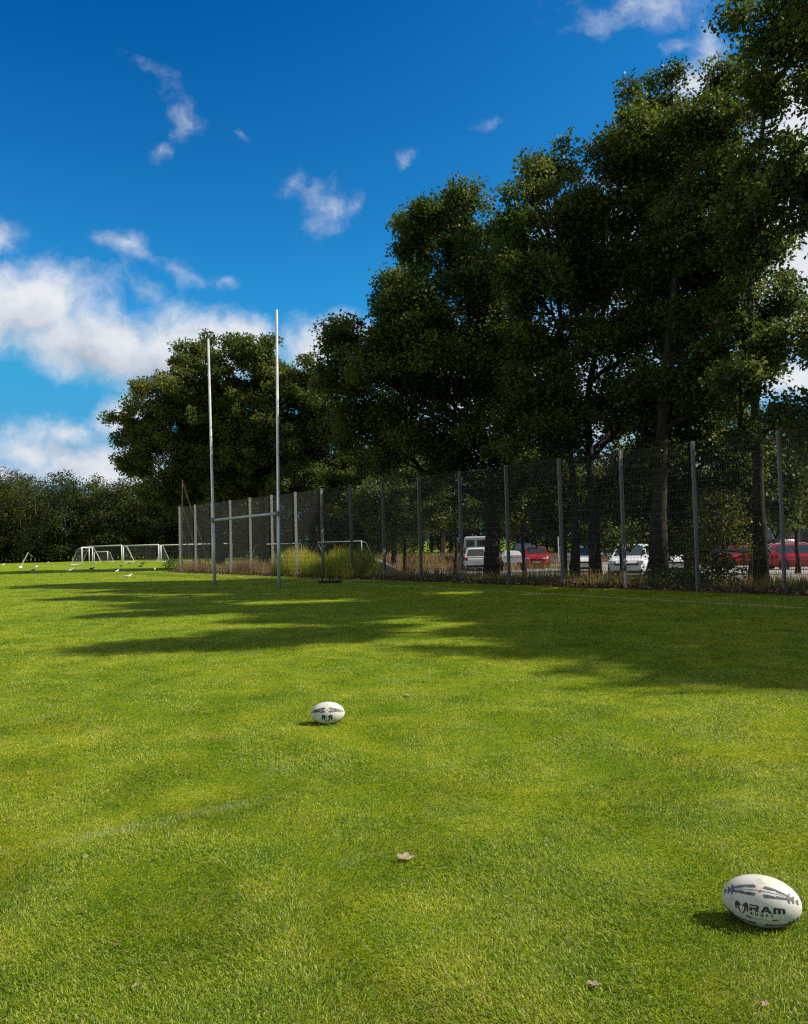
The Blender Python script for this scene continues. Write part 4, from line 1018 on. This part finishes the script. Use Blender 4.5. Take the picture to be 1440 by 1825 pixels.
# covered trailer
tl = cpos(912, 54); tr = tag(empty('trailer', tl, R_(88)), 'small white covered trailer with outboard wheels beside the thickest trunk', 'trailer')
m1 = MB(); m1.box((0, 0, .68), (1.9, 1.1, .42)); m1.build('tub', M_CARW, tr, bevel=.03)
m1 = MB(); m1.loft([[Vector((x * a, y * b, z)) for x, y in ((-.97, -.57), (.97, -.57), (.97, .57), (-.97, .57))] for a, b, z in ((1, 1, .892), (1, 1, 1.02), (.90, .80, 1.24), (.75, .55, 1.28))]); m1.build('lid', M_WHITE, tr)
for y in (-.66, .66):
    wheel(tr, 0, y, .28, .16)
    g = MB(); g.loft([[Vector((.40 * math.cos(a), y + s_, .30 + .36 * math.sin(a))) for s_, rr in ((-.10, 1), (.10, 1))] for a in (math.pi * j / 8 for j in range(9))], close=False, cap=False); mo = g.build('mudguard', M_BLACK, tr)
    g = MB(); g.box((-.97, y * .6, .50), (.05, .3, .10)); g.build('tail_light', M_TAIL, tr, bevel=.01)
g = MB(); g.tube([(.9, -.4, .45), (1.9, 0, .45), (.9, .4, .45)], .04, 6); g.build('drawbar', M_GALV, tr)
g = MB(); g.box((-.99, 0, .50), (.02, .42, .10)); g.build('number_plate', M_PLATE, tr)

# ------------------------------------------------------------------ far bits
bp_ = row(1445, 46); bd = tag(empty('grey_building', bp_, frot), 'low grey building behind the car park at the right edge', 'building')
m1 = MB(); m1.box((3, 4, 2.0), (14, 8, 4.4)); m1.build('wall', M_WALL, bd)
m1 = MB(); m1.box((3, 4, 4.35), (14.5, 8.5, .3)); m1.build('roof', M_WALLD, bd)
for x in (-2.5, 0, 2.5, 5, 7.5):
    g = MB(); g.box((x, .0, 2.2), (1.5, .12, 1.3)); fo = g.build('window', M_WALLD, bd); g = MB(); g.box((x, -.065, 2.2), (1.3, .03, 1.1)); g.build('pane', M_GLASS, fo)
lp_ = cpos(996, 68); st_ = tag(empty('street_lamp', lp_), 'thin pale hooked lamp post to the right of the middle red car', 'street lamp')
m1 = MB(); m1.tube([(0, 0, 0), (0, 0, 2.35), (-.05, 0, 2.42), (-.28, 0, 2.44)], .05, 8); m1.build('pole', M_WHITE, st_)
m1 = MB(); m1.box((-.34, 0, 2.42), (.3, .12, .06)); m1.build('lamp_head', M_WHITE, st_)
for px, py, w_, lab in ((709, 970, .26, 'small square white sign on a post left of the slender fence post'), (777, 982, .16, 'small white sign on a thin stake left of the peeling trunk')):
    p = row(px, 14); sg = tag(empty('sign_post', p), lab, 'sign'); zt = at(px, py, p.y).z - p.z
    m1 = MB(); m1.tube([(0, 0, -.1), (0, 0, zt + w_ * .4)], .025, 6); m1.build('stake', M_GALV, sg)
    m1 = MB(); m1.box((0, -.035, zt), (w_, .02, w_)); m1.build('plate', M_WHITE, sg)
